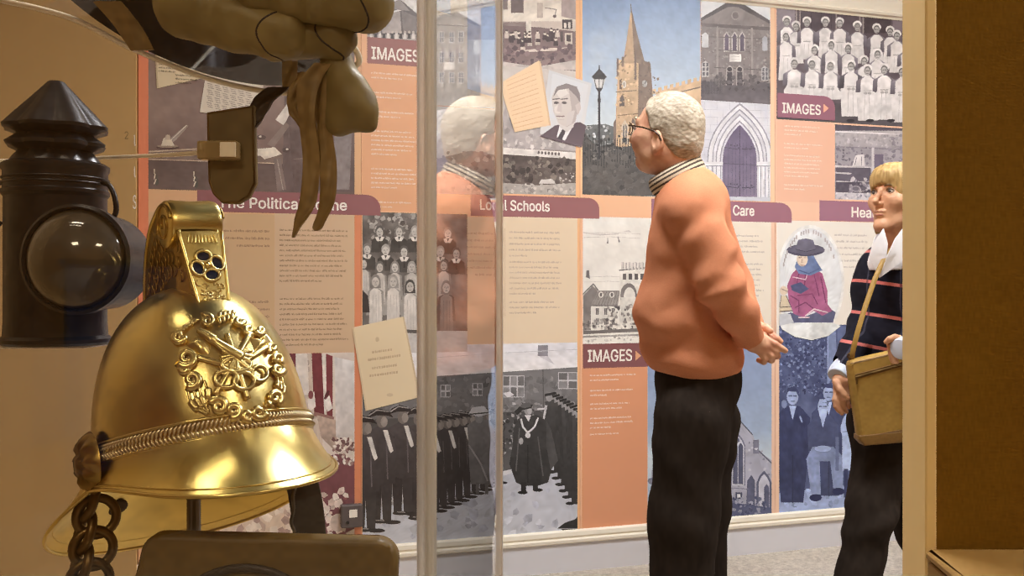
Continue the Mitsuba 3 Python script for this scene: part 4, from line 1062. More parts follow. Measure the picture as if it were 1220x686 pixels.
    pr.poly([(940, 340), (952, 336), (962, 344), (952, 350), (942, 346)], (76, 80, 120)); pr.poly([(945, 318), (950, 304), (966, 302), (974, 316), (978, 322), (964, 328), (950, 326)], (106, 126, 172)); pr.line([(950, 322), (962, 326), (974, 320)], 1.2, (76, 92, 140)); pr.el(954, 309, 6.6, 8.5, (226, 208, 190)); pr.line([(950, 307), (953, 307)], .8, (110, 90, 84)); pr.line([(956, 307), (959, 307)], .8, (110, 90, 84)); pr.line([(954, 309), (953, 313), (955, 313)], .7, (170, 140, 124)); pr.line([(952, 316), (957, 316)], .8, (160, 96, 90))
    pr.el(958, 298, 23, 7.4, (92, 90, 110)); pr.poly([(946, 296), (949, 286), (958, 284), (967, 286), (970, 296), (958, 301)], (104, 102, 122)); pr.line([(937, 300), (958, 305), (980, 300)], 1, (64, 62, 84)); pr.line([(946, 297), (958, 300), (970, 297)], 1, (70, 68, 88))
    pr.el(932, 346, 5, 5.5, (222, 204, 184)); pr.line([(929, 344), (936, 347)], .7, (120, 90, 80)); pr.poly([(929, 352), (935, 352), (940, 366), (942, 370), (926, 372), (928, 362)], (222, 206, 178)); pr.line([(927, 366), (941, 365)], .9, (90, 76, 76)); pr.line([(926, 371), (942, 370)], 1.2, (80, 68, 70)); pr.line([(929, 352), (927, 366)], .8, (90, 76, 76)); pr.line([(935, 352), (940, 364)], .8, (90, 76, 76)); pr.poly([(927, 374), (940, 374), (944, 384), (927, 388)], (200, 204, 212))
    for k in range(26):
        a = math.radians(200 + k * 5.2); x, y = 963 + 33 * math.cos(a), 336 + 60 * math.sin(a)
        if k % 5 != 4:
            pr.poly([(x - .9, y - 2.8), (x + .8, y - 2.8), (x + .8, y + 2), (x - .9, y + 2)], (180, 174, 176))
    pr.done('round_illustration', t, 'round print of a crouching figure in a wide hat and red cloak holding a bell')
    Print(off=.0002).bar(922.5, 262, 927, 626, (240, 200, 172)).done('accent_strip', t)
board_d(TD)

# the small framed gauge at the foot of the first board
t = thing('wall_gauge', 'small dark square gauge with a pale face low on the wall below the helmet peak', 'gauge')
gq = [W(x, y) for x, y in ((405, 624), (430, 624), (430, 598), (405, 598))]
gu0, gu1, gz0, gz1 = ux(405), ux(430.5), zy(626, 417), zy(599, 417)
add('case', rbx(gu0, gu1, BOARD + .0006, BOARD + .03, gz0, gz1, .004), mat('mat_gauge', rgb(84, 76, 78), .5), t)
add('face', rbx(gu0 + .03, gu1 - .022, BOARD + .03, BOARD + .032, gz0 + .04, gz1 - .018), 'mat_white_ink', t)
add('knob', trimesh.creation.cylinder(.006, .006, transform=frame(room(gu0 + .024, BOARD + .032, gz0 + .022), UA, [0, 0, 1], NW)), 'mat_black', t)
# ------------------------------------------------------------------ the glass display case
def metal(key, c, rough, amp=.3, tarn=.35):
    c0 = [float(x) for x in lin(c)]; c1 = [x * (1 - tarn) for x in c0]
    mat(key, proc(lambda p, n, uv: mix(c0, c1, smoothstep(.42, .7, fbm(p.x * 22, p.y * 22, p.z * 22, 3)))), proc(lambda p, n, uv: rough * (1 - amp + 2 * amp * fbm(p.x * 40, p.y * 40, p.z * 40, 3))), 1.0)


metal('mat_brass', (238, 216, 138), .26, .3, .2)
metal('mat_brass_dark', (176, 146, 80), .32, .3, .45)
metal('mat_brass_relief', (242, 222, 148), .28, .3, .2)
metal('mat_rope', (240, 226, 186), .34, .3, .1)
metal('mat_bronze', (112, 90, 56), .42, .3, .5)
mat('mat_enamel', rgb(24, 28, 52), .2)
def leather(key, a, b, s=60, rough=.55, depth=.0012):
    bump(key, proc(lambda p, n, uv: mixc(a, b, .6 * fbm(p.x * 26, p.y * 26, p.z * 26, 3) + .4 * noise(p.x * s * 4, p.y * s * 4, p.z * s * 4))), lambda p, n, uv: fbm(p.x * s * 3, p.y * s * 3, p.z * s * 3, 3), depth, rough, spec=.4)
leather('mat_padding', (102, 87, 50), (156, 140, 94), 14, .48, .0008)
leather('mat_leather_dark', (34, 26, 20), (58, 46, 36))
leather('mat_leather_tie', (98, 78, 46), (166, 140, 92), 30, .5, .0008)
leather('mat_leather_case', (84, 66, 28), (116, 92, 42), 30, .45, .0003)
mat('mat_shell', rgb(20, 17, 18), .45, spec=.3)
mat('mat_lantern', proc(lambda p, n, uv: mixc((24, 24, 28), (48, 45, 46), fbm(p.x * 40, p.y * 40, p.z * 40, 3))), .32, .55)
mat('mat_lens', rgb(60, 52, 40), .06, 0.0, .8, clearcoat=1.0)
scene['mat_edge'] = dict(type='principled', base_color=rgb(255, 252, 240), roughness=.4, specular=.5, spec_trans=.75)
scene['mat_edge_pale'] = dict(type='principled', base_color=rgb(255, 252, 244), roughness=.3, specular=.5, spec_trans=.8)
mat('mat_rod', rgb(252, 246, 230), .10, clearcoat=1.0)
mat('mat_case_body', m_paint((150, 122, 78), .06), .5)
mat('mat_steel', rgb(120, 116, 112), .3, .9)

C1 = P(517, 343, .86); C1[2] = 0            # near right corner of the case, on the floor
C2 = P(595.5, 343, 1.30); C2[2] = 0           # far right corner
CS = unit(C2 - C1); CDEP = float(np.linalg.norm(C2 - C1))
CL = np.array([-CS[1], CS[0], 0])           # along the front, to the left
CASE = frame(C1, CL, CS, [0, 0, 1])
CW, CZ0, CZ1 = 1.0, .72, 2.15


def cbx(a0, a1, b0, b1, z0, z1, bevel=0.0):
    return bx((a0, b0, z0), (a1, b1, z1), CASE, bevel)


case = thing('display_case', 'tall glass display case holding the brass helmet and the lantern', 'display case')
add('plinth', cbx(-.012, CW, -.012, CDEP + .012, 0, CZ0 - .012), 'mat_case_body', case)
add('case_floor', cbx(-.014, CW + .002, -.014, CDEP + .014, CZ0 - .012, CZ0, .003), 'mat_case_body', case)
add('canopy', cbx(-.014, CW + .002, -.014, CDEP + .014, CZ1, CZ1 + .09, .003), 'mat_case_body', case)
add('end_panel', cbx(CW - .02, CW, 0, CDEP, CZ0, CZ1), 'mat_case_body', case)


def sheet(a, b, z0, z1):
    a, b = np.asarray(a), np.asarray(b)
    v = np.array([a + [0, 0, z0], b + [0, 0, z0], b + [0, 0, z1], a + [0, 0, z1]])
    return trimesh.Trimesh(v, [[0, 1, 2], [0, 2, 3]], process=False)


add('front_pane', sheet(C1 + CL * .014, C1 + CL * (CW - .02), CZ0, CZ1), 'mat_glass', case)
add('side_pane', sheet(C1 + CS * .012, C2 - CS * .010, CZ0, CZ1), 'mat_glass', case)
q = P(497, 343, .86); ew = float((q - C1) @ CL)
add('pane_edge', cbx(-.0006, ew * .5, -.006, .012, CZ0, CZ1, .0022), 'mat_edge', case, smooth=30)
add('pane_edge', cbx(ew * .52, ew * 1.02, -.004, .010, CZ0, CZ1, .002), 'mat_edge_pale', case, smooth=30)
add('pane_edge', cbx(-.004, .006, CDEP - .010, CDEP + .004, CZ0, CZ1, .0018), 'mat_edge_pale', case, smooth=30)
lam = thing('case_lamp', 'slim warm lamp strip under the canopy of the display case', 'lamp')
add('housing', cbx(.16, .80, .03, .09, CZ1 - .03, CZ1 - .001), 'mat_lamp', lam)
lc = [C1 + CL * a + CS * b + np.array([0, 0, CZ1 - .031]) for a, b in ((.18, .04), (.78, .04), (.78, .08), (.18, .08))]
lm = trimesh.Trimesh(lc, [[0, 1, 2], [0, 2, 3]], process=False)
if lm.face_normals[0][2] > 0:
    lm.invert()
add('tube', lm, 'mat_lamp', lam, emitter={'type': 'area', 'radiance': {'type': 'rgb', 'value': list(CASE_LAMP)}})

# ------------------------------------------------------------------ the brass fire helmet
HA, HB, HH = .1364, .113, .176
HO = np.array([-.3452, 1.08, 1.003])


def helmet_axes(phi, al, be):
    f, l, u = np.array([math.sin(phi), -math.cos(phi), 0]), np.array([math.cos(phi), math.sin(phi), 0]), np.array([0, 0, 1.0])
    f2, u2 = f * math.cos(al) + u * math.sin(al), -f * math.sin(al) + u * math.cos(al)
    return np.stack([f2, l * math.cos(be) + u2 * math.sin(be), -l * math.sin(be) + u2 * math.cos(be)], 1)


HR = helmet_axes(.6577, .2663, .0389)
HM = np.eye(4); HM[:3, :3], HM[:3, 3] = HR, HO


def hm(m):
    m = m.copy(); m.apply_transform(HM); return m


def dome_pt(th, k, off=0.0):
    """th around from the front, k from 0 at the band to 1 at the crown."""
    e = k * np.pi / 2
    r = np.cos(e) ** .84
    p = np.stack([HA * np.cos(th) * r, HB * np.sin(th) * r, HH * np.sin(e) + 0 * r], -1)
    n = np.stack([p[..., 0] / HA ** 2, p[..., 1] / HB ** 2, p[..., 2] / HH ** 2 + 1e-6], -1); n /= np.linalg.norm(n, axis=-1, keepdims=True)
    return p + n * off


def grid_mesh(fn, us, vs, wrap=False):
    u, v = np.meshgrid(us, vs)
    p = fn(u, v); n, m = u.shape
    i = np.arange(n * m).reshape(n, m)
    q = np.stack([i[:-1, :-1], i[:-1, 1:], i[1:, 1:], i[1:, :-1]], -1).reshape(-1, 4)
    f = np.vstack([q[:, [0, 1, 2]], q[:, [0, 2, 3]]])
    return trimesh.Trimesh(p.reshape(-1, 3), f, process=False)


helmet = thing('fire_helmet', 'polished brass fire helmet with a high scrolled comb and crossed axes badge', 'helmet')
th = np.linspace(-np.pi, np.pi, 145)
add('dome', hm(grid_mesh(lambda u, v: dome_pt(u, v), th, np.linspace(0, 1, 50))), 'mat_brass', helmet, smooth=True)


def rim_pt(t, s):
    """The brim from the band (s = 0) to its wired edge (s = 1)."""
    c = np.cos(t); wf, wr = np.maximum(c, 0), np.maximum(-c, 0)
    L = .05 * wf ** 3 + .095 * wr ** .8 + .012 * (1 - wf ** 3) * (1 - wr ** .8)
    D = .072 * wf ** 2 + .10 * wr ** .8 + .035 * (1 - wf ** 2) * (1 - wr ** .8)
    n = np.stack([np.cos(t) / HA, np.sin(t) / HB], -1); n /= np.linalg.norm(n, axis=-1, keepdims=True)
    out = L * (.55 * s + .45 * s ** 2.2)
    return np.stack([HA * np.cos(t) + n[..., 0] * out, HB * np.sin(t) + n[..., 1] * out, -D * s], -1)


add('brim', hm(grid_mesh(lambda u, v: rim_pt(u, v), np.linspace(-np.pi, np.pi, 161), np.linspace(0, 1, 18))), 'mat_brass', helmet, smooth=True)
tt = np.linspace(-np.pi, np.pi, 160, endpoint=False)
add('brim_edge', hm(tube(rim_pt(tt, np.ones_like(tt)), .0021, 8, closed=True)), 'mat_brass', helmet, smooth=True)
add('brim_edge', hm(tube(rim_pt(tt, np.full_like(tt, .9)) + [0, 0, .0004], .0009, 6, closed=True)), 'mat_brass', helmet, smooth=True)
# the plaited band round the base: two rows of slanted strands
ms = []
for row, sl in ((0, 1), (1, -1)):
    for i in range(170):
        t0 = -np.pi + i * 2 * np.pi / 170
        z = (.0045, -.0032)[row]
        a_, b_ = t0 - .013 * sl, t0 + .022 * sl
        def rp(t, dz, o):
            n = unit([math.cos(t) / HA, math.sin(t) / HB, 0]); return np.array([HA * math.cos(t), HB * math.sin(t), z + dz]) + n * o
        ms.append(tube([rp(a_, -.0042, .0012), rp((a_ + b_) / 2, 0, .0042), rp(b_, .0042, .0012)], [.0009, .0019, .0009], 6))
add('rope_band', hm(cat(ms)), 'mat_rope', helmet, smooth=True, kind='stuff')
for z in (.0104, -.0088):
    add('band_bead', hm(tube(np.stack([(HA + .0016) * np.cos(tt), (HB + .0016) * np.sin(tt), np.full_like(tt, z)], -1), .0017, 6, closed=True)), 'mat_brass', helmet, smooth=True)

# comb: a hollow crest running back over the crown
prof = spline([(.083, .138), (.079, .165), (.074, .2), (.07, .222), (.062, .25), (.04, .266), (.01, .265), (-.03, .252), (-.07, .222), (-.103, .17), (-.125, .11), (-.134, .06)], 60)
def half(x):
    return np.interp(x, [-.14, -.1, -.02, .05, .085], [.006, .014, .022, .0255, .0175])
lo_z = lambda x: np.interp(x, [-.134, -.12, -.08, 0, .06, .083], [.02, .07, .13, .168, .15, .125])
rows = []
for x, z in prof:
    w = half(x) * (1.0 if z > .16 or x < 0 else .84 + .16 * (z - .138) / .022)
    lo = min(lo_z(x), z - .002)
    k = np.linspace(0, 1, 9)
    side = [(x - .004 * (1 - q) * 0, w * (1 - .10 * math.sin(np.pi * q)), lo + (z - lo) * q) for q in k]
    top = [(x, w * (1 - q), z + .004 * math.sin(q * np.pi)) for q in np.linspace(0, 2, 9)[1:-1]]
    other = [(p[0], -p[1], p[2]) for p in side[::-1]]
    rows.append(side + top + other)
rows = np.array(rows); n_, m_ = rows.shape[:2]
i = np.arange(n_ * m_).reshape(n_, m_); q = np.stack([i[:-1, :-1], i[1:, :-1], i[1:, 1:], i[:-1, 1:]], -1).reshape(-1, 4)
fcap = [[0, k, k + 1] for k in range(1, m_ - 1)]
cm = trimesh.Trimesh(rows.reshape(-1, 3), np.vstack([q[:, [0, 1, 2]], q[:, [0, 2, 3]], np.array(fcap)]), process=False)
cm.fix_normals()
comb = add('comb', hm(cm), 'mat_brass_dark', helmet, smooth=35)
# rolled scroll at the top front
a = np.linspace(0, 2 * np.pi * .98, 40)
sc = [(.028 * (1 - .0 * k), 0) for k in range(3)]
scroll = trimesh.creation.cylinder(1, 1, sections=40)
prof_s = [(0.0, -.0295), (.0225, -.0295), (.0262, -.0275), (.0275, -.022), (.0262, 0), (.0275, .022), (.0262, .0275), (.0225, .0295), (0.0, .0295)]
sm = lathe(prof_s, 40); sm.apply_transform(frame([.047, 0, .2395], [1, 0, 0], [0, 0, -1], [0, 1, 0]))
sm.apply_transform(np.diag([1, 1, 1, 1.0]))
add('comb_scroll', hm(sm), 'mat_brass', helmet, smooth=40)
sp = []
for s in (-1, 1):
    k = np.linspace(0, 3.2 * np.pi, 50)
    sp.append(tube(np.stack([.047 + (.024 - .0062 * k / np.pi) * np.cos(k), np.full_like(k, s * .030), .2395 + (.024 - .0062 * k / np.pi) * np.sin(k)], -1), .0019, 6))
add('comb_scroll_volute', hm(cat(sp)), 'mat_brass_dark', helmet, smooth=True)
# engraved scales on the comb's sides
sc = []
for s in (-1, 1):
    for r in range(5):
        for k in range(13):
            t = k / 12; x = .058 - .15 * t; zt = np.interp(-x, -prof[:, 0], prof[:, 1]) if x < .06 else .25
            z = zt - .012 - r * .0165
            if z < lo_z(x) + .006: continue
            w = half(x) * .97; g = np.linspace(-1.35, 1.35, 7)
            sc.append(tube(np.stack([x - .004 * (r % 2) + .0062 * np.cos(g), np.full_like(g, s * w), z + .0066 * np.sin(g)], -1), .00085, 5))
add('comb_engraving', hm(cat(sc)), 'mat_brass_dark', helmet, smooth=True)
for s in (-1, 1):
    e = prof[4:]
    add('comb_edge', hm(tube(np.stack([e[:, 0], s * half(e[:, 0]), e[:, 1] - .001], -1), .0022, 7)), 'mat_brass', helmet, smooth=True)

# front panel of the comb with its flower
FP0, FP1 = np.array([.0845, 0, .135]), np.array([.0725, 0, .222])
fu = unit(FP1 - FP0); fn_ = unit(np.cross([0, 1, 0], fu)); fn_ = fn_ if fn_[0] > 0 else -fn_
def fpt(y, h, o=0.0):
    return FP0 + fu * h + np.array([0, y, 0]) + fn_ * o
hw = lambda h: .0165 + .0075 * (h / .088)
pl = []
for h in np.linspace(-.002, .088, 12):
    pl.append([fpt(y, h, .0022 + .0012 * math.cos(y / hw(h) * 1.4)) for y in np.linspace(-hw(h), hw(h), 9)])
pl = np.array(pl)
front = grid_mesh(lambda u, v: pl, np.arange(9), np.arange(12)); 
panel = add('comb_front', hm(front), 'mat_brass', helmet, smooth=True)
bord = [fpt(s * hw(h), h, .0022) for s, hs in ((-1, np.linspace(.088, -.002, 12)), (1, np.linspace(-.002, .088, 12))) for h in hs]
add('comb_front_border', hm(tube(np.array(bord), .0021, 7)), 'mat_brass', helmet, smooth=True)
FC = .046
pet, rim_ = [], []
for k in range(4):
    a0 = k * np.pi / 2 + .25
    g = np.linspace(0, 2 * np.pi, 15)[:-1]
    pts = np.array([fpt(.0115 * math.cos(a0) + .0068 * (math.cos(a0) * math.cos(x) * .8 - math.sin(a0) * math.sin(x)), FC + .0115 * math.sin(a0) + .0068 * (math.sin(a0) * math.cos(x) * .8 + math.cos(a0) * math.sin(x)), .0042) for x in g])
    ctr = pts.mean(0)
    v = np.vstack([pts, ctr[None] + fn_ * .0004]); f = [[j, (j + 1) % 14, 14] for j in range(14)]
    mm = trimesh.Trimesh(v, f, process=False)
    if mm.face_normals[0] @ fn_ < 0: mm.invert()
    rim_.append(tube(pts + (pts - ctr) * .28, .0021, 6, closed=True))
    add('flower_petal', hm(mm), 'mat_enamel', helmet)
fl = rim_ + [hm_ for hm_ in [trimesh.creation.icosphere(2, .0042)]]
fl[-1].apply_scale([1, 1, 1]); fl[-1].apply_translation(fpt(0, FC, .0042))
add('flower', hm(cat(fl)), 'mat_brass_relief', helmet, smooth=True)
r = np.random.default_rng(3); lv = []
for k in range(26):
    y, h = r.uniform(-.012, .012), r.uniform(.003, .026)
    g = np.linspace(0, r.uniform(2.5, 4.5), 9); a0 = r.uniform(0, 6.28); rr = r.uniform(.002, .0042)
    lv.append(tube(np.array([fpt(y + (rr * (1 - x / 7)) * math.cos(a0 + x), h + (rr * (1 - x / 7)) * math.sin(a0 + x), .0036) for x in g]), np.linspace(.0014, .0006, 9), 5))
for k in range(9):
    y = -.016 + .004 * k; lv.append(tube(np.array([fpt(y, .074, .0036), fpt(y * .9, .083, .0036)]), .001, 5))
add('comb_front_foliage', hm(cat(lv)), 'mat_brass_relief', helmet, smooth=True)

# badge, laid on the front of the dome; drawn on a plane and pressed onto the dome along its normal
be_ = math.radians(24)
BN, BU, BY = np.array([math.cos(be_), 0, math.sin(be_)]), np.array([-math.sin(be_), 0, math.cos(be_)]), np.array([0, 1.0, 0])
BC = np.array([.1195, 0, .069])
dm = grid_mesh(lambda u, v: dome_pt(u, v), th, np.linspace(0, 1, 50))
from trimesh.ray.ray_pyembree import RayMeshIntersector
RAYS = RayMeshIntersector(dm)


def press(pts, off=.0):
    """Badge plan points (in the drawing's own units) onto the dome."""
    p = np.asarray(pts, float)
    d = np.stack([(190 + p[:, 0] / 4.04 - 610) / F, np.ones(len(p)), -(350 + p[:, 1] / 4.04 - 343) / F], -1) @ HR
    o = (np.array([0, 0, CAMH]) - HO) @ HR
    loc, ir, _ = RAYS.intersects_location(np.broadcast_to(o, d.shape), d, multiple_hits=False)
    h = np.zeros_like(d); h[ir] = loc
    S = np.array([1 / HA, 1 / HB, 1 / HH])
    n = h * S * S; n /= np.linalg.norm(n, axis=1, keepdims=True) + 1e-9
    return h + n * (np.asarray(off)[..., None] if np.ndim(off) else off), n


def strand(pts, r, off=.002, n=24, sides=7, flat=.7):
    r = np.asarray(r) * 1.2
    c = spline(pts, n); p, nn = press(c, off)
    return tube(p, r, sides, flat=(nn, flat))


def volute(x, y, r, a0, turns, w, sign=1):
    k = np.linspace(0, turns * 2 * np.pi, int(16 * turns) + 6)
    rr = r * (1 - .82 * k / k[-1])
    c = np.stack([x + rr * np.cos(a0 + sign * k), y + rr * np.sin(a0 + sign * k)], -1)
    p, nn = press(c, .0035)
    return tube(p, np.linspace(w * 1.45, w * .7, len(k)), 7, flat=(nn, .75))


def plate(pts, off):
    g = spline(pts, 36, closed=True); c = g.mean(0)
    p, nn = press(np.vstack([g, c[None] * .5 + g * .5, c[None]]), np.concatenate([np.full(len(g), .0005), np.full(len(g), off), [off]]))
    n = len(g); f = []
    for j in range(n):
        k = (j + 1) % n; f += [[j, k, n + k], [j, n + k, n + j], [n + j, n + k, 2 * n]]
    m = trimesh.Trimesh(p, f, process=False)
    if (m.face_normals * nn[m.faces[:, 0]]).sum() < 0: m.invert()
    return m


badge = add('badge', hm(plate([(110, 220), (200, 120), (310, 80), (430, 140), (520, 200), (570, 290), (580, 420), (530, 540), (430, 610), (330, 590), (220, 570), (150, 500), (110, 380), (95, 300)], .0018)), 'mat_brass_relief', helmet, smooth=40)
V = [volute(95, 215, 30, 0, 1.3, .0030), volute(135, 315, 44, 2.6, 1.5, .0036, -1), volute(160, 418, 38, 2.2, 1.5, .0034, -1), volute(285, 545, 40, 3.4, 1.5, .0034), volute(352, 565, 36, 2.0, 1.4, .0034, -1), volute(470, 575, 34, 0, 1.4, .0032),
     volute(545, 505, 34, 1.2, 1.4, .0032, -1), volute(560, 370, 28, 0, 1.3, .0030), volute(555, 320, 26, 1.0, 1.2, .0028, -1), volute(535, 268, 24, 2, 1.2, .0028), volute(478, 185, 22, 3, 1.3, .0026, -1), volute(425, 182, 24, 1, 1.2, .0028), volute(378, 140, 22, 0, 1.2, .0026),
     volute(228, 140, 30, 4, 1.3, .0030), volute(120, 365, 22, 0, 1.2, .0028), volute(420, 590, 26, 1, 1.2, .0030)]
for k in range(4):
    V.append(strand([(290 + k * 18, 150 - 8 * k), (285 + k * 22, 115 - 6 * k), (300 + k * 20, 92)], [.0016] * 8 + [.0026] * 8 + [.0014] * 8, .003)); V.append(strand([(115 + k * 14, 185 - 10 * k), (130 + k * 14, 160 - 9 * k), (165 + k * 10, 148 - 5 * k)], .0017, .003))
for k, pts in enumerate(([(140, 470), (165, 540), (230, 580)], [(160, 450), (190, 530), (240, 575)], [(215, 420), (235, 480), (225, 550)], [(190, 450), (210, 520), (236, 566)], [(580, 400), (590, 470), (560, 520)], [(545, 390), (575, 450), (560, 510)], [(560, 400), (560, 440), (548, 490)], [(370, 610), (410, 625), (440, 600)], [(500, 545), (520, 530), (540, 545)], [(390, 565), (410, 600), (425, 625)])):
    V.append(strand(pts, [.0012] * 8 + [.0032] * 8 + [.0014] * 8, .0028))
add('badge_scrollwork', hm(cat(V)), 'mat_brass_relief', helmet, smooth=True)
AX = [plate([(128, 240), (180, 205), (225, 202), (256, 235), (244, 296), (200, 300), (160, 268)], .0042), plate([(438, 215), (486, 222), (512, 200), (532, 240), (505, 272), (462, 278), (450, 250)], .0042)]
add('badge_axe_head', hm(AX[0]), 'mat_brass_relief', helmet, smooth=40); add('badge_axe_head', hm(AX[1]), 'mat_brass_relief', helmet, smooth=40)
for a_, b_, w in (((250, 228), (440, 385), .0036), ((425, 208), (268, 492), .0030), ((322, 205), (418, 512), .0030), ((185, 312), (440, 388), .0028), ((512, 262), (300, 400), .0028)):
    pts = [a_, ((a_[0] + b_[0]) / 2, (a_[1] + b_[1]) / 2), b_]
    add('badge_shaft', hm(strand(pts, w, .004)), 'mat_brass_relief', helmet, smooth=True)
add('badge_torch', hm(strand([(188, 188), (225, 208), (262, 236), (330, 280), (392, 320)], list(np.linspace(.0026, .005, 12)) + list(np.linspace(.0034, .0058, 12)), .005)), 'mat_brass_relief', helmet, smooth=True)
fan = [strand([(365, 300), (365 + 75 * math.cos(k), 312 + 62 * math.sin(k))], [.0012] * 10 + [.0026] * 14, .0045) for k in np.linspace(-.5, 3.6, 9)]
add('badge_fan', hm(cat(fan)), 'mat_brass_relief', helmet, smooth=True)
for x, y, rx, ry in ((318, 418, 52, 40), (400, 428, 46, 40), (470, 392, 36, 36), (362, 350, 66, 34)):
    k = np.linspace(0, 2 * np.pi, 36)[:-1]
    p, nn = press(np.stack([x + rx * np.cos(k), y + ry * np.sin(k)], -1), .0045)
    add('badge_hose', hm(tube(p, .0027, 7, closed=True)), 'mat_brass_relief', helmet, smooth=True)

# side boss, chain, strap, rivets
bp = [(0, .017), (.008, .0165), (.013, .012), (.02, .0125), (.026, .009), (.031, .004), (.033, 0)]
bs = lathe(bp[::-1], 40)
an = np.arctan2(bs.vertices[:, 1], bs.vertices[:, 0]); rr = np.linalg.norm(bs.vertices[:, :2], axis=1)
bs.vertices[:, 2] += .0022 * np.cos(an * 9) * np.clip((rr - .008) / .01, 0, 1) * np.clip((.033 - rr) / .006, 0, 1)
bo = np.array([.0, -HB - .006, -.006])
bs.apply_transform(frame(bo, [1, 0, 0], [0, 0, 1], [0, -1, 0]))
add('chain_boss', hm(bs), 'mat_brass_dark', helmet, smooth=True)
tab = P(104, 560, 1.04); 
add('chain_tab', tube(np.array([P(103, 540, 1.045), P(105, 560, 1.04), P(107, 583, 1.035)]), [.012, .011, .008], 10, flat=([0, 1, 0], .3)), 'mat_leather_dark', helmet, smooth=True)
for k in range(9):
    y = 596 + k * 19
    cx = 108 - 2.0 * k + (9 if k % 2 else -3)
    c = P(cx, y, 1.033 - .002 * k)
    tor = trimesh.creation.torus(.0198, .0050, 28, 10)
    tor.apply_transform(frame(c, *((lambda R_: (R_[:, 0], R_[:, 1], R_[:, 2]))(rot([0, 0, 1], 28 if k % 2 else -52)[:3, :3] @ rot([1, 0, 0], 90 if k % 2 else 72)[:3, :3]))))
    add('chain_link', tor, 'mat_bronze', helmet, smooth=True)
st = spline([P(352, 552, 1.13), P(362, 585, 1.12), P(368, 630, 1.11), P(371, 690, 1.10), P(372, 760, 1.10)], 16)
sv = []
for p in st:
    w = unit([1, .25, 0]) * .0185
    sv.append([p - w, p + w, p + w + [0, .003, 0], p - w + [0, .003, 0]])
sv = np.array(sv); i = np.arange(sv.shape[0] * 4).reshape(-1, 4)
f = [q for k in range(len(sv) - 1) for j in range(4) for q in ([i[k, j], i[k, (j + 1) % 4], i[k + 1, (j + 1) % 4]], [i[k, j], i[k + 1, (j + 1) % 4], i[k + 1, j]])]
sm = trimesh.Trimesh(sv.reshape(-1, 3), f, process=False); sm.fix_normals()
strap_ = add('chin_strap', sm, 'mat_leather_dark', helmet)
bk = [tube(spline([P(352, 580, 1.105), P(349, 592, 1.10), P(350, 606, 1.10), P(347, 622, 1.10), P(352, 634, 1.10)], 14), .0022, 7)]
add('strap_buckle', cat(bk), 'mat_steel', helmet, smooth=True)
for t_ in (-2.45, 2.6):
    p = rim_pt(np.array([t_]), np.array([.42]))[0]
    rv = trimesh.creation.icosphere(2, .0036); rv.apply_translation(p + [0, 0, -.001]); add('rivet', hm(rv), 'mat_bronze', helmet, smooth=True)
ob = trimesh.creation.icosphere(3, 1.0); ob.apply_scale([.014, .011, .004]); ob.apply_transform(frame(rim_pt(np.array([-2.75]), np.array([.5]))[0], [0, 1, 0], unit([-.6, 0, -.7]), unit([.7, 0, -.6])))
add('lining_hole', hm(ob), 'mat_leather_dark', helmet, smooth=True)
# stand
hs = thing('helmet_stand', 'grey metal rod stand carrying the brass helmet', 'stand')
rx = P(231, 600, 1.10)
top_z = 1.10
add('rod', tube(np.array([[rx[0], rx[1], CZ0 + .008], [rx[0], rx[1], top_z]]), .0078, 16), 'mat_steel', hs, smooth=40)
bsd = lathe([(0, .011), (.05, .011), (.055, .008), (.056, 0), (0, 0)], 40); bsd.apply_translation([rx[0], rx[1], CZ0 + .0005]); add('base', bsd, 'mat_steel', hs, smooth=40)
pad = lathe([(0, .0), (.04, -.004), (.055, -.02), (.05, -.024), (0, -.012)], 32); pad.apply_translation([rx[0], rx[1], top_z + .008]); add('pad', pad, 'mat_leather_dark', hs, smooth=40)

# ------------------------------------------------------------------ brown leather case in front
lc = thing('leather_case', 'brown leather case with rounded top corners and a dark ring, in front of the helmet', 'leather case')
YC = .965
z0 = CZ0 + .001
def cut(px, py): 
    p = P(px, py, YC); return (p[0], p[2])
TL, TR = cut(172, 636), cut(475, 643); BL, BR = (cut(112, 760)[0], z0), (cut(462, 760)[0], z0)
sh = Polygon([BL, BR, TR, TL]).buffer(-.022).buffer(.022, quad_segs=8)
sh = sh.union(Polygon([BL, BR, (BR[0], z0 + .03), (BL[0], z0 + .03)]).intersection(Polygon([BL, BR, TR, TL])))
def slab(poly, y0, y1, b=.003):
    a = np.array(poly.exterior.coords)[:-1]; i_ = np.array(poly.buffer(-b).exterior.coords)[:-1]
    c1, c0 = m3.CrossSection([a if Polygon(a).exterior.is_ccw else a[::-1]]), m3.CrossSection([i_ if Polygon(i_).exterior.is_ccw else i_[::-1]])
    t = y1 - y0
    m = m3.Manifold.batch_hull([m3.Manifold.extrude(c0, t), m3.Manifold.extrude(c1, t - 2 * b).translate((0, 0, b))]).to_mesh()
    g = trimesh.Trimesh(m.vert_properties[:, :3], m.tri_verts, process=False)
    g.apply_transform(frame([0, y1, 0], [1, 0, 0], [0, 0, 1], [0, -1, 0]))
    return g
add('body', slab(sh, YC, YC + .022, .004), 'mat_leather_case', lc, smooth=50)
cc = cut(292, 745)
k = np.linspace(0, 2 * np.pi, 64)[:-1]
def above(p): return p
add('ring', tube(np.stack([cc[0] + .072 * np.cos(k), np.full_like(k, YC - .001), cc[1] + .058 * np.sin(k)], -1), .0042, 8, closed=True), 'mat_leather_dark', lc, smooth=True)
disc = trimesh.creation.cylinder(1, 1, sections=48); disc.apply_scale([.066, .052, .003]); disc.apply_transform(frame([cc[0], YC - .001, cc[1]], [1, 0, 0], [0, 0, 1], [0, -1, 0])); add('disc', disc, 'mat_leather_case', lc, smooth=40)
so = np.array(sh.buffer(-.007).exterior.coords)[:-1]

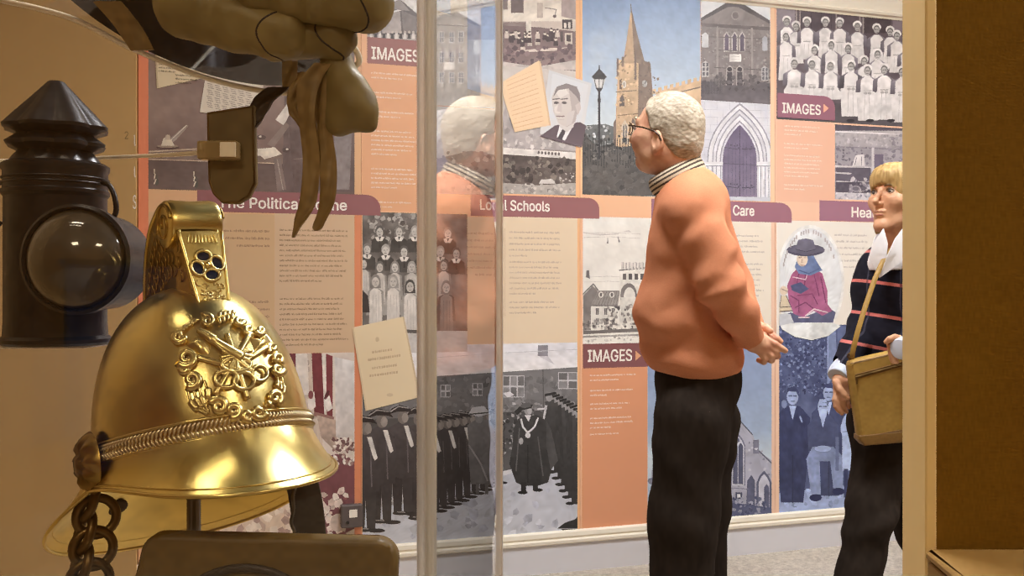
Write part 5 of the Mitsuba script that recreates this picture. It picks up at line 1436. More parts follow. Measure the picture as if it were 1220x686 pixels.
# ------------------------------------------------------------------ police style lantern
LY = 1.27
def lz(py): return CAMH - (py - 343) / F * LY
ls = F / LY * 1.06
lx = (67 - 610) / F * LY
lan = thing('bullseye_lantern', 'black hand lantern with a fluted conical top and a big round lens', 'lantern')
LO = np.array([lx, LY, 0])
def la(pr, n=64): return lathe([(r_ / ls, lz(y)) for r_, y in pr], n)
def lput(m, name, mt='mat_lantern', sm=35, par=lan):
    m.apply_translation(LO); return add(name, m, mt, par, smooth=sm)
def flute(m, k, amp, y0, y1):
    v = m.vertices; an = np.arctan2(v[:, 1], v[:, 0]); rr = np.linalg.norm(v[:, :2], axis=1)
    w = np.clip((rr * ls - 8) / 40, 0, 1)
    v[:, :2] *= (1 + amp * w * (np.abs(np.cos(an * k / 2)) - .6))[:, None]; m.vertices = v; return m
bod = lput(la([(0, 410), (62, 410), (66, 407), (66, 403), (61, 399), (60, 380), (60, 236), (63, 232), (63, 228), (61, 226), (61, 206), (63, 203), (63, 198), (58, 195), (0, 195)]), 'body')
cone = la([(54, 196), (50, 190), (43, 182), (56, 176), (58, 172), (48, 165), (44, 162), (60, 156), (61, 152), (46, 136), (28, 117), (10, 98), (8, 97), (0, 97)], 96)
lput(flute(cone, 8, .12, 0, 0), 'chimney', sm=28)
bu = np.array([.028, -1, .0]); bu = unit([ (92 - 67) / ls * 1.0, -.075, 0])
lens_c = P(92, 309, LY - .078)
ax_ = unit(np.array([.0, -1, .02]))
xa = unit(np.cross([0, 0, 1], ax_)); ya = np.cross(ax_, xa)
lr = 64 / F * (LY - .078)
bar_ = lathe([(lr * .93, -.085), (lr * .95, -.03), (lr * .95, -.012), (lr * 1.03, -.008), (lr * 1.03, .006), (lr * .97, .009), (lr * .93, .006), (lr * .93, 0)], 64); bar_.apply_transform(frame(lens_c, xa, ya, ax_)); add('lens_barrel', bar_, 'mat_lantern', lan, smooth=35)
ln = lathe([(lr * .94, .001), (lr * .85, .013), (lr * .6, .028), (lr * .3, .036), (0, .038)], 64); ln.apply_transform(frame(lens_c, xa, ya, ax_)); add('lens', ln, 'mat_lens', lan, smooth=True)
for s in (1, -1):
    hx = LO + [s * 62 / ls, -.01, 0]
    add('handle', tube(spline([hx + [0, 0, lz(218)], hx + [s * .011, -.004, lz(222)], hx + [s * .019, -.006, lz(236)], hx + [s * .02, -.006, lz(256)], hx + [s * .002, 0, lz(268)]], 20), .0034, 8), 'mat_lantern', lan, smooth=True)
for y in (214, 220):
    kk = np.linspace(0, 2 * np.pi, 64)[:-1]
    add('collar_ring', tube(np.stack([lx + 61.5 / ls * np.cos(kk), LY + 61.5 / ls * np.sin(kk), np.full_like(kk, lz(y))], -1), .0016, 6, closed=True), 'mat_lantern', lan, smooth=True)
# clear block that it stands on
stz = lz(410) - .001
sb = thing('acrylic_stand', 'clear acrylic block stand under the black lantern', 'stand')
w = .064
for a0, a1, b0, b1 in ((-w, w, -w, -w), (-w, w, w, w)):
    add('side', sheet(np.array([lx + a0, LY + b0, 0]), np.array([lx + a1, LY + b1, 0]), CZ0 + .001, stz), 'mat_acrylic', sb)
tp = np.array([[lx - w, LY - w, stz], [lx + w, LY - w, stz], [lx + w, LY + w, stz], [lx - w, LY + w, stz]])
add('top', trimesh.Trimesh(tp, [[0, 1, 2], [0, 2, 3]], process=False), 'mat_acrylic', sb)
add('top_edge', tube(tp, .0012, 6, closed=True), 'mat_edge_pale', sb)

# ------------------------------------------------------------------ the padded leather hat on its clear tray
DH = .11                      # how far behind the front pane the hat hangs
HD = .95 + DH


def PH(x, y, d):
    return P(x, y, d + DH)

hsx = F / HD
def oval(cx, cy, a_, b_, rdeg, y, depth_b, n=120):
    c, r_ = P(cx, cy, y), math.radians(rdeg)
    e1 = np.array([math.cos(r_), 0, -math.sin(r_)]) * a_ / (F / y)
    sc_ = b_ / (F / y); e2 = np.array([-math.sin(r_), 0, -math.cos(r_)]) * sc_ + np.array([0, 1, 0]) * math.sqrt(max(depth_b ** 2 - sc_ ** 2, 0))
    return c, e1, e2
tray = thing('clear_tray', 'clear acrylic oval tray with a bright polished rim under the padded hat', 'tray')
def tilted(cx, cy, a_, rd, inc, b_, y=HD):
    c = P(cx, cy, y); dn = np.array([-math.sin(rd), 0, -math.cos(rd)])
    return c, np.array([math.cos(rd), 0, -math.sin(rd)]) * a_, (dn * math.sin(inc) + np.array([0, 1.0, 0]) * math.cos(inc)) * b_
c2, f1, f2 = tilted(235.1, -5.1, .1717 * HD / .95, .2824, .4518, .13 * HD / .95)
c2 = c2 - f1 * .06; f1 = f1 * .94
nrm = unit(np.cross(f1, f2)); nrm = nrm if nrm[2] > 0 else -nrm
c_ = c2 - nrm * .012
def onto(px, py):
    d = P(px, py, 1.0) - [0, 0, CAMH]; return np.array([0, 0, CAMH]) + d * (((c_ - [0, 0, CAMH]) @ nrm) / (d @ nrm))
k = np.linspace(0, 2 * np.pi, 140)[:-1]
low = [onto(*q) for q in ((-60, -14), (0, 0), (50, 11), (95, 25.5), (150, 54), (200, 76), (250, 94), (300, 106), (350, 111.5), (388, 108.5), (408, 101), (421, 82), (424, 60))]
far = [c_ + (math.cos(a) * f1 + math.sin(a) * f2) for a in (-.7, -1.1, -1.6, -2.1, -2.6)] + [c_ - 1.5 * f1 + f2 * .1]
rim = spline(np.array(low + far), 170, closed=True)
add('rim', tube(rim, .0034, 10, closed=True), 'mat_rod', tray, smooth=True)
rc = rim.mean(0)
add('sheet', trimesh.Trimesh(np.vstack([rim, rc]), [[j, (j + 1) % len(rim), len(rim)] for j in range(len(rim))], process=False), 'mat_acrylic', tray)
for s in (-.9, .9):
    p = c_ + f1 * s * 1.1 - f2 * .2
    add('hanger', tube(np.array([p, [p[0], p[1], CZ1 - .001]]), .0012, 6), 'mat_rod', tray)

hat = thing('padded_hat', 'old brown padded leather hat with hanging ties, high in the case above the helmet', 'hat')
pr_ = [(1.0, 0), (1.03, .003), (1.03, .008), (1.0, .012), (.97, .03), (.9, .06), (.72, .095), (.4, .12), (0, .128)]
inn = [(0, .022), (.5, .020), (.8, .012), (.95, .004), (1.0, 0)]
hv = []
for (r_, z) in inn + pr_:
    hv.append(c2 + r_ * (np.cos(k)[:, None] * f1 + np.sin(k)[:, None] * f2) + nrm * z)
hv = np.array(hv); n_, m_ = hv.shape[:2]; i = np.arange(n_ * m_).reshape(n_, m_); i = np.hstack([i, i[:, :1]])
q = np.stack([i[:-1, :-1], i[:-1, 1:], i[1:, 1:], i[1:, :-1]], -1).reshape(-1, 4)
shm = trimesh.Trimesh(hv.reshape(-1, 3), np.vstack([q[:, [0, 1, 2]], q[:, [0, 2, 3]]]), process=False); shm.fix_normals()
add('shell', shm, 'mat_shell', hat, smooth=50)
def wr(p, s=70, a=.004, seed=0): return a * fb(p, s, seed)
def roll(name, a, b, ra, rb, ya_, yb_, seed, extra=None, lump=.004):
    A0, B0 = P(*a, ya_ + DH), P(*b, yb_ + DH)
    ra, rb = ra / F * (ya_ + DH), rb / F * (yb_ + DH)
    fn = lambda p: cap(p, A0, B0, ra, rb) + lump * fb(p, 24, seed, 3) * 1.4 + .0022 * np.sin(((p - A0) @ unit(B0 - A0)) * 190 + 5 * fb(p, 22, seed + 2)) * np.clip(fb(p, 20, seed + 4) * 3, 0, 1) + .0016 * np.abs(fb(p, 46, seed + 7, 2)) * 2
    if extra: 
        g = fn; fn = lambda p: smin(.012, g(p), extra(p))
    lo = np.minimum(A0, B0) - max(ra, rb) - .03; hi = np.maximum(A0, B0) + max(ra, rb) + .03
    key = add(name, surf(fn, lo, hi, .0030), 'mat_padding', hat, smooth=True)
    if name == 'padding_roll':
        w_ = unit(B0 - A0); u_ = unit(np.cross(w_, [0, 1, 0])); v_ = np.cross(w_, u_)
        g_ = np.linspace(0, 2 * np.pi, 60)[:-1]
        ring_ = []
        for a_ in g_:                                     # a stitched seam, sunk to the surface by bisection
            d_ = u_ * math.cos(a_) + v_ * math.sin(a_); o_ = A0 + (B0 - A0) * .97 + w_ * .012 * math.sin(2 * a_ + seed)
            lo_, hi_ = 0.0, .06
            for _ in range(14):
                md = (lo_ + hi_) / 2
                if fn((o_ + d_ * md)[None])[0] < 0: lo_ = md
                else: hi_ = md
            ring_.append(o_ + d_ * (lo_ - .0004))
        add('seam', tube(np.array(ring_), .0011, 6, closed=True), 'mat_leather_dark', key, smooth=True)
    return key
roll('padding_roll', (222, 8), (334, 40), 38, 33, .875, .872, 1)
roll('padding_roll', (330, 46), (400, 45), 26, 27, .895, .885, 2)
roll('padding_roll', (310, -22), (436, 5), 38, 35, .86, .865, 3)
roll('padding_roll', (246, -34), (300, -30), 40, 40, .868, .87, 4)
roll('ear_lobe', (402, 78), (424, 128), 21, 25, .90, .89, 5, lambda p: smin(.02, cap(p, PH(404, 110, .895), PH(404, 146, .89), .014, .0148), cap(p, PH(440, 148, .89), PH(430, 120, .89), .0087, .014)))
def strip(name, pts, w, y, tw=0.4, m='mat_leather_tie', th=.0022, seed=0, fr=None):
    c = spline([PH(a, b, yy) for a, b, yy in pts], 34); w_ = np.interp(np.linspace(0, 1, 34), np.linspace(0, 1, len(w)), w) / F * (y + DH) / 2
    rows = []
    for j, p in enumerate(c):
        an = tw * math.sin(j * .33 + seed); d = np.array([math.cos(an), math.sin(an), 0]); nn = np.array([-math.sin(an), math.cos(an), 0])
        xs = np.linspace(-1, 1, 7)
        rows.append([p + d * w_[j] * x + nn * (.0016 * math.sin(x * 4 + seed + j * .2) - th / 2) for x in xs] + [p + d * w_[j] * x + nn * (.0016 * math.sin(x * 4 + seed + j * .2) + th / 2) for x in xs[::-1]])
    rows = np.array(rows); n_, m_ = rows.shape[:2]; i = np.arange(n_ * m_).reshape(n_, m_); i2 = np.hstack([i, i[:, :1]])
    q = np.stack([i2[:-1, :-1], i2[:-1, 1:], i2[1:, 1:], i2[1:, :-1]], -1).reshape(-1, 4)
    f = np.vstack([q[:, [0, 1, 2]], q[:, [0, 2, 3]], [[0, k, k + 1] for k in range(1, m_ - 1)], [[i[-1, 0], i[-1, k + 1], i[-1, k]] for k in range(1, m_ - 1)]])
    g = trimesh.Trimesh(rows.reshape(-1, 3), f, process=False); g.fix_normals()
    return add(name, g, m, hat, smooth=45)
strip('leather_tie', [(384, 76, .88), (368, 100, .88), (366, 140, .88), (371, 190, .88), (368, 236, .88), (358, 262, .88), (350, 283, .88)], [20, 26, 22, 20, 20, 17, 3], .88, .5, seed=1)
strip('leather_tie', [(392, 80, .886), (384, 110, .886), (386, 150, .886), (391, 195, .886), (390, 240, .886), (380, 268, .886), (377, 275, .886)], [22, 24, 17, 20, 19, 14, 5], .886, .4, seed=2.4)
strip('leather_tie', [(360, 86, .89), (352, 110, .89), (350, 132, .89), (360, 152, .89)], [14, 18, 14, 5], .89, .8, seed=4)
strip('inner_strap', [(128, 2, .955), (150, 28, .975), (170, 60, .99)], [34, 32, 30], .97, .1, seed=0)
strip('inner_strap', [(346, 70, .99), (345, 90, 1.0), (344, 108, 1.01)], [18, 17, 16], 1.0, .05, seed=0)
strip('tag_strap', [(332, 104, .94), (316, 118, .935), (306, 134, .93), (298, 152, .928)], [26, 26, 22, 20], .935, .3, 'mat_leather_dark', .004)
# metal-edged tag on the strap
tg = [(249, 136), (302, 128), (303, 190), (304, 218), (296, 234), (284, 241), (266, 240), (256, 230), (251, 216)]
tgp = Polygon([(PH(a, b, .925)[0], PH(a, b, .925)[2]) for a, b in tg]).buffer(.002, quad_segs=4)
leather('mat_tag', (84, 70, 42), (122, 104, 66), 16, .5, .0004)
add('tag', slab(tgp, .922 + DH, .932 + DH, .0022), 'mat_tag', hat, smooth=40)
ed = np.array(tgp.buffer(-.0018).exterior.coords)[:-1]
add('tag_edge', tube(np.stack([ed[:, 0], np.full(len(ed), .9222 + DH), ed[:, 1]], -1), .0011, 6, closed=True), 'mat_bronze', hat, smooth=True)
# clear arm with its clip
arm = thing('display_bracket', 'thin clear bracket rod with a square clip holding the hat strap tag', 'bracket')
a_end = C1 + CL * (CW - .02)
add('rod', tube(spline([P(250, 180.5, .918 + DH), P(210, 184, 1.12), P(165, 186, 1.27), P(130, 187.5, 1.352), P(60, 190, 1.362), P(-200, 196, 1.37)], 20), .0026, 8), 'mat_rod', arm, smooth=True)
cl = [P(238, 169, .9165 + DH), P(286, 191, .9165 + DH)]
scene['mat_clip'] = dict(type='principled', base_color=rgb(206, 180, 130), roughness=.12, specular=.5, spec_trans=.55)
add('clip', bx((cl[0][0], .906 + DH, cl[1][2]), (cl[1][0], .9205 + DH, cl[0][2]), None, .002), 'mat_clip', arm)
add('clip_plate', bx((P(262, 170, .905 + DH)[0], .9035 + DH, cl[1][2] + .002), (cl[1][0] - .001, .9058 + DH, cl[0][2] - .002), None, .0008), 'mat_rod', arm)
# ------------------------------------------------------------------ people
def to_man(m):
    g = m3.Manifold(m3.Mesh(np.asarray(m.vertices, np.float32), np.asarray(m.faces, np.uint32)))
    return g


def fuse(ms):
    """One continuous mesh of overlapping pieces."""
    try:
        gs = [to_man(m) for m in ms]
        if any(g.is_empty() for g in gs):
            raise ValueError('open piece')
        g = gs[0]
        for h in gs[1:]:
            g = g + h
        k = g.to_mesh()
        return trimesh.Trimesh(k.vert_properties[:, :3], k.tri_verts, process=False)
    except Exception as e:
        print('fuse', e)
        return cat(ms)


def pillow(m, it=2):
    """Each vertex moves halfway to the mean of its neighbours."""
    e = m.edges_unique; n = len(m.vertices)
    from scipy.sparse import coo_matrix
    A_ = coo_matrix((np.ones(2 * len(e)), (np.r_[e[:, 0], e[:, 1]], np.r_[e[:, 1], e[:, 0]])), (n, n)).tocsr()
    d = np.maximum(np.asarray(A_.sum(1)), 1)
    v = np.array(m.vertices)
    for _ in range(it):
        v = .5 * v + .5 * (A_ @ v) / d
    return trimesh.Trimesh(v, m.faces, process=False)


def basis(f):
    f = unit(f); l = unit(np.cross([0, 0, 1], f)); return np.stack([f, l, np.cross(f, l)])


def chain(p, pts, rs, k=.004):
    d = None
    for a, b, r0, r1 in zip(pts[:-1], pts[1:], rs[:-1], rs[1:]):
        c = cap(p, a, b, r0, r1); d = c if d is None else smin(k, d, c)
    return d


def skin(key, a, b):
    mat(key, proc(lambda p, n, uv: mixc(a, b, smoothstep(.35, .7, fbm(p.x * 30, p.y * 30, p.z * 30, 3)))), .5, spec=.35)


skin('mat_skin_man', (214, 168, 138), (202, 146, 120))
skin('mat_skin_woman', (212, 166, 132), (196, 146, 114))
mat('mat_eye', rgb(196, 184, 172), .3); mat('mat_iris', rgb(70, 66, 60), .15); mat('mat_lip', rgb(184, 126, 104), .5)
bump('mat_sweater', proc(lambda p, n, uv: mixc((188, 120, 86), (206, 141, 108), .6 * fbm(p.x * 14, p.y * 14, p.z * 14, 3) + .4 * noise(p.x * 420, p.y * 420, p.z * 420))), lambda p, n, uv: noise(p.x * 380, p.y * 380, p.z * 300), .0004, .95, spec=.1, sheen=.4)
bump('mat_trousers', proc(lambda p, n, uv: mixc((30, 24, 20), (48, 40, 34), fbm(p.x * 60, p.y * 60, p.z * 20, 3))), lambda p, n, uv: noise(p.x * 500, p.y * 500, p.z * 120), .0003, .9, spec=.15)
mat('mat_hair_grey', proc(lambda p, n, uv: mixc((112, 96, 76), (214, 202, 182), .55 * noise(p.x * 60 + 120 * p.z, p.y * 190, p.z * 150 - 40 * p.x) + .3 * noise(p.x * 130 + 250 * p.z, p.y * 330, p.z * 310 - 80 * p.x) + .6 * (fbm(p.x * 16, p.y * 16, p.z * 16, 2) - .35))), .6, spec=.3)
mat('mat_hair_blonde', proc(lambda p, n, uv: mixc((128, 98, 54), (206, 176, 118), .7 * noise(p.x * 190, p.y * 190, p.z * 26) + .4 * (fbm(p.x * 22, p.y * 22, p.z * 9, 2) - .25))), .5, spec=.35)
mat('mat_collar_stripe', proc(lambda p, n, uv: mixc((206, 192, 170), (84, 74, 66), smoothstep(.45, .7, dr.abs(2 * (uv.y * 9 - dr.floor(uv.y * 9)) - 1)))), .8, spec=.1)
mat('mat_glasses', rgb(66, 48, 30), .3)
mat('mat_shirt_white', m_paint((226, 228, 232), .05), .8, spec=.1)
mat('mat_shirt_blue', m_paint((198, 208, 224), .05), .8, spec=.1)
mat('mat_shoe', rgb(26, 22, 20), .35)


def plaid(p, n, uv):
    s = (p.z + .20 * p.x - 1.3225) / .1045
    d = dr.abs(s - dr.floor(s + .5)) * .1045
    v = (p.x * .62 - p.y * .78) / .115; dv = dr.abs(v - dr.floor(v + .5)) * .115
    base = mixc((22, 22, 32), (38, 38, 50), fbm(p.x * 50, p.y * 50, p.z * 50, 3))
    pink = mi.Color3f([float(x) for x in lin((206, 122, 118))])
    k = 1 - smoothstep(.0045, .0065, d); kv = (1 - smoothstep(.002, .0035, dv)) * .22
    kd = (1 - smoothstep(.0035, .005, dv)) * k
    out = base * (1 - kv) + mi.Color3f([float(x) for x in lin((120, 120, 140))]) * kv
    out = out * (1 - k) + pink * k
    return out * (1 - .6 * kd) + mi.Color3f([float(x) for x in lin((60, 34, 44))]) * .6 * kd


mat('mat_jacket', proc(plaid), .95, spec=.1, sheen=.3)
leather('mat_bag', (138, 108, 48), (168, 136, 70), 30, .5, .0003)
leather('mat_bag_dark', (104, 76, 36), (128, 96, 48), 40, .55, .0006)


# ---- the man
def build_man():
    t = thing('person', 'grey haired man in an orange jumper, hands clasped behind his back', 'person')
    M = lambda x, y, d=2.9: P(x, y, d)
    R = basis([-.975, .22, 0]); f, l, z = R
    # sweater
    belly, chest, hem, upper = M(810, 374), M(822, 296), M(831, 428), M(826, 240)
    sh_n, el_n, wr_n = M(823, 255, 2.752), M(857, 338, 2.712), M(893, 400, 2.785)
    sh_f, el_f, wr_f = M(838, 254, 3.05), M(872, 340, 3.09), M(896, 396, 2.93)
    nb = M(814, 212)
    def folds(p):
        q = (p - chest) @ R.T
        u, w, zz = q[:, 0], q[:, 1], q[:, 2]
        a = .0055 * np.sin(52 * (zz + .55 * u) + 5 * fb(p, 7, 1)) * np.exp(-((zz + .10) / .13) ** 2) * np.exp(-((u - .01) / .11) ** 2)
        b = .006 * np.sin(46 * (zz - .35 * u) + 6 * fb(p, 6, 2)) * np.exp(-((zz + .27) / .09) ** 2)
        return (a + b) * (w > -.12) + .009 * fb(p, 11, 3)
    def sweater(p):
        d = smin(.09, ell(p, belly, [.141, .168, .135], R), ell(p, chest, [.128, .172, .165], R), ell(p, hem, [.139, .17, .085], R))
        d = smin(.07, d, ell(p, upper, [.098, .168, .10], R))
        d = smin(.05, d, cap(p, M(820, 236), M(812, 220), .085, .07))
        d = np.maximum(d, (M(0, 446)[2] + .075 * ((p - hem) @ f) * -1 * -.0) - p[:, 2] - .12 * ((p - hem) @ -f))
        d = d - folds(p)
        arm = chain(p, [sh_n, (sh_n + el_n) / 2 + [.012, 0, 0], el_n, (el_n + wr_n) / 2 + [.006, -.01, -.004], wr_n], [.071, .069, .063, .055, .041], .03)
        s = ((p - el_n) @ unit(wr_n - sh_n))
        arm = arm - .0055 * np.sin(s * 68 + 7 * fb(p, 8, 5)) * np.exp(-(s / .09) ** 2) - .0045 * np.sin((p[:, 2] - .7 * p[:, 0]) * 54 + 5 * fb(p, 8, 9)) * np.exp(-((s + .17) / .09) ** 2) - .004 * fb(p, 12, 6)
        armf = chain(p, [sh_f, el_f, wr_f], [.075, .062, .043], .03)
        d = smin(np.interp(p[:, 2], [M(0, 310)[2], M(0, 278)[2], M(0, 250)[2]], [.013, .022, .07]), d, arm); d = smin(.02, d, armf)
        # neck opening
        d = smax(.008, d, -cap(p, M(806, 209), M(780, 158), .086, .10))
        return d
    lo = np.array([M(745, 0)[0], 2.55, M(0, 460)[2]]); hi = np.array([M(915, 0)[0], 3.28, M(0, 180)[2]])
    sw = surf(sweater, lo, hi, .0075)
    swk = add('jumper', pillow(sw, 2), 'mat_sweater', t, smooth=True)
    # welt at the hem
    # trousers
    def trousers(p):
        pel = ell(p, M(832, 452, 2.91), [.130, .150, .14], R)
        n1, n2, n3 = M(825, 500, 2.815), M(813, 0, 2.81), M(812, 0, 2.81); n2[2], n3[2] = .50, .075
        f1, f2, f3 = M(840, 500, 3.0), M(832, 0, 3.0), M(832, 0, 3.0); f2[2], f3[2] = .50, .075
        dn = chain(p, [n1, n2, n3], [.114, .094, .092], .05); df = chain(p, [f1, f2, f3], [.108, .088, .088], .05)
        d = smin(.05, pel, dn); d = smin(.03, d, df)
        d = d - .003 * np.sin(38 * (p[:, 2] + .8 * p[:, 0]) + 8 * fb(p, 5, 11)) * np.exp(-((p[:, 2] - .62) / .22) ** 2) - .008 * fb(p, 7, 12)
        d = np.maximum(d, .055 - p[:, 2]); return np.maximum(d, p[:, 2] - M(0, 430)[2])
    lo = np.array([M(750, 0)[0], 2.6, .03]); hi = np.array([M(905, 0)[0], 3.22, M(0, 412)[2]])
    add('trousers', pillow(surf(trousers, lo, hi, .009), 2), 'mat_trousers', t, smooth=True)
    for xx, yy in ((812, 2.81), (832, 3.0)):
        c = M(xx, 0, yy); c[2] = 0
        fn = lambda p: np.maximum(smin(.03, cap(p, c + [.05, 0, .045], c + [-.13, .02, .035], .045, .04), cap(p, c + [.02, 0, .05], c + [.02, 0, .12], .045, .045)), .002 - p[:, 2])
        add('shoe', surf(fn, c + [-.22, -.08, -.02], c + [.14, .1, .14], .006), 'mat_shoe', t, smooth=True)
    # head, neck, hands: one continuous body
    HRm = basis([-.81, .586, .0]); hf, hl, hz = HRm
    k = math.radians(4); HRm = np.stack([hf * math.cos(k) + hz * math.sin(k), hl, -hf * math.sin(k) + hz * math.cos(k)]); hf, hl, hz = HRm
    hc = M(797, 152)
    at = lambda a, b, c: hc + hf * a + hl * b + hz * c
    def headf(p):
        d = ell(p, at(-.004, 0, .004), [.101, .078, .094], HRm)
        d = smin(.03, d, ell(p, at(.035, 0, -.05), [.064, .062, .075], HRm))
        for s in (1, -1):
            d = smin(.025, d, ell(p, at(.055, s * .034, -.046), [.045, .038, .042], HRm))
            d = smin(.02, d, ell(p, at(.022, s * .045, -.085), [.045, .028, .032], HRm))
            d = smin(.012, d, cap(p, at(.086, s * .016, .016), at(.078, s * .045, .014), .013, .011))
        d = smin(.02, d, ell(p, at(.07, 0, -.104), [.03, .032, .024], HRm))
        d = smin(.010, d, cap(p, at(.096, 0, .006), at(.118, 0, -.034), .009, .014)); d = smin(.008, d, cap(p, at(.104, .012, -.04), at(.104, -.012, -.04), .0085))
        for s in (1, -1):
            d = smax(.012, d, -ell(p, at(.106, s * .033, -.004), [.02, .02, .012], HRm))
        d = smin(.008, d, cap(p, at(.097, .018, -.068), at(.097, -.018, -.068), .0075)); d = smin(.006, d, cap(p, at(.093, .016, -.08), at(.093, -.016, -.08), .008))
        d = smin(.03, d, ell(p, at(.03, 0, -.108), [.05, .05, .03], HRm))
        for s in (1, -1):
            e = ell(p, at(-.004, s * .080, -.052), [.018, .010, .035], HRm)
            e = smax(.004, e, -ell(p, at(.0, s * .090, -.048), [.009, .008, .02], HRm))
            e = smin(.004, e, ell(p, at(.002, s * .078, -.078), [.009, .007, .011], HRm))
            d = smin(.006, d, e)
        d = smin(.03, d, cap(p, at(-.02, 0, -.07), M(818, 218), .062, .062))
        return d
    head = surf(headf, np.minimum(hc - .17, M(840, 250, 2.8)), hc + [.16, .16, .13], .0034)
    # hands
    W1 = wr_n + unit(wr_n - el_n) * -.02
    h = lambda x, y, d: M(x, y, d)
    def hand1(p):
        d = cap(p, W1, h(897, 403, 2.785), .026, .026)
        d = smin(.02, d, cap(p, h(900, 404, 2.785), h(910, 404, 2.79), .021, .014)); d = smin(.02, d, cap(p, h(898, 410, 2.785), h(907, 417, 2.785), .022, .015)); d = smin(.02, d, cap(p, h(899, 408, 2.79), h(912, 411, 2.785), .018, .014))
        for pts, r in (([h(910, 403, 2.785), h(923, 410, 2.782), h(930, 414.5, 2.785), h(935.5, 417.5, 2.79)], [.0115, .0108, .0098, .0085]),
                       ([h(912, 410, 2.785), h(924, 418, 2.785), h(926, 424, 2.81), h(918, 424, 2.83)], [.0118, .0108, .0098, .0085]),
                       ([h(910, 415, 2.785), h(919, 424, 2.785), h(919, 429, 2.81), h(912, 427, 2.83)], [.0115, .0105, .0095, .0085]),
                       ([h(905, 418, 2.785), h(911, 427, 2.785), h(910, 431, 2.80), h(904, 429, 2.82)], [.0105, .0095, .0088, .008]),
                       ([h(899, 402, 2.80), h(910, 400, 2.83), h(921, 404, 2.85), h(928, 408, 2.86)], [.015, .0125, .011, .009])):
            d = smin(.0045, d, chain(p, pts, r, .003))
        return d
    W2 = wr_f - unit(wr_f - el_f) * .02
    def hand2(p):
        d = cap(p, W2, h(899, 395, 2.91), .026, .025)
        d = smin(.02, d, cap(p, h(901, 396, 2.90), h(912, 397, 2.87), .02, .015)); d = smin(.02, d, cap(p, h(901, 404, 2.89), h(911, 408, 2.86), .02, .015))
        for pts, r in (([h(910, 395, 2.865), h(920, 399.5, 2.85), h(926, 403.5, 2.845), h(930, 406.5, 2.845)], [.0112, .0105, .0098, .0085]),
                       ([h(911, 401, 2.86), h(920, 409, 2.85), h(924, 414, 2.85), h(920, 418, 2.85)], [.0112, .0105, .0096, .0085]),
                       ([h(910, 407, 2.86), h(916, 414, 2.85), h(914, 420, 2.85), h(909, 419, 2.855)], [.011, .0102, .0095, .0085]),
                       ([h(907, 411, 2.86), h(911, 418, 2.86), h(908, 422, 2.86), h(904, 420, 2.86)], [.010, .0092, .0086, .008]),
                       ([h(900, 393, 2.88), h(906, 388, 2.85), h(913, 390, 2.83), h(918, 394, 2.82)], [.014, .012, .0105, .009])):
            d = smin(.0045, d, chain(p, pts, r, .003))
        return d
    both = lambda p: np.minimum(hand1(p), hand2(p))
    hnd = surf(both, np.array([h(880, 0, 2.75)[0], 2.73, M(0, 440)[2]]), np.array([h(945, 0, 2.95)[0] + .02, 2.99, M(0, 378)[2]]), .0027)
    def core(p):
        d = smin(.08, ell(p, belly, [.10, .12, .11], R), ell(p, chest, [.10, .145, .15], R), ell(p, M(828, 445), [.08, .10, .11], R), ell(p, upper, [.07, .14, .09], R))
        d = smin(.03, d, cap(p, M(818, 236), M(808, 205), .045, .045))
        d = smin(.03, d, chain(p, [sh_n, el_n, wr_n], [.045, .04, .022])); d = smin(.03, d, chain(p, [sh_f, el_f, wr_f], [.045, .04, .022]))
        a, b, c = M(825, 500, 2.815), M(813, 0, 2.81), M(812, 0, 2.81); b[2], c[2] = .5, .09
        a2, b2, c2_ = M(840, 500, 3.0), M(832, 0, 3.0), M(832, 0, 3.0); b2[2], c2_[2] = .5, .09
        return smin(.03, d, chain(p, [a, b, c], [.075, .05, .035]), chain(p, [a2, b2, c2_], [.075, .05, .035]))
    cr_ = surf(core, np.array([M(750, 0)[0], 2.6, .03]), np.array([M(925, 0)[0], 3.22, M(0, 190)[2]]), .011)
    add('body', fuse([head, hnd, cr_]), 'mat_skin_man', t, smooth=True)
    # hair
    zs, fs = [-.13, -.10, -.075, -.045, -.02, 0, .03, .06, .085, .11], [-.06, -.050, -.036, .004, .022, .030, .040, .058, .072, .06]
    def hair(p):
        q = (p - hc) @ HRm.T
        d = ell(p, at(-.006, 0, .008), [.106, .085, .1005], HRm)
        d = smin(.03, d, ell(p, at(-.046, 0, -.055), [.060, .064, .06], HRm))
        st = np.stack([q[:, 0] * 60 + 30 * q[:, 2], q[:, 1] * 120, q[:, 2] * 110 - 60 * q[:, 0]], -1)
        d = d - .0034 * (meshkit.fbm(st, 2, 4) - .5) - .005 * fb(p, 24, 8, 2)
        d = smax(.012, d, (q[:, 0] - np.interp(q[:, 2], zs, fs)) * .8 - .006 * fb(p, 90, 3, 2))
        d = np.maximum(d, -(q[:, 2] + .105))
        for s in (1, -1):
            d = smax(.006, d, -ell(p, at(.004, s * .09, -.054), [.025, .034, .038], HRm))
        return d
    add('hair', surf(hair, hc - .14, hc + .13, .0028), 'mat_hair_grey', t, smooth=True)
    for s in (1, -1):
        e = trimesh.creation.icosphere(3, .0125); e.apply_translation(at(.083, s * .033, -.002)); add('eye', e, 'mat_eye', t, smooth=True)
        i_ = trimesh.creation.icosphere(2, .006); i_.apply_translation(at(.0905, s * .033, -.002)); add('iris', i_, 'mat_iris', t, smooth=True)
        add('eyebrow', tube(np.array([at(.100, s * .016, .024), at(.097, s * .034, .028), at(.084, s * .052, .022)]), [.003, .0045, .002], 6), 'mat_hair_grey', t, smooth=True)
    # spectacles
    sp = thing_part = f'{t}__spectacles'
    kk = np.linspace(0, 2 * np.pi, 28)[:-1]; rims = []
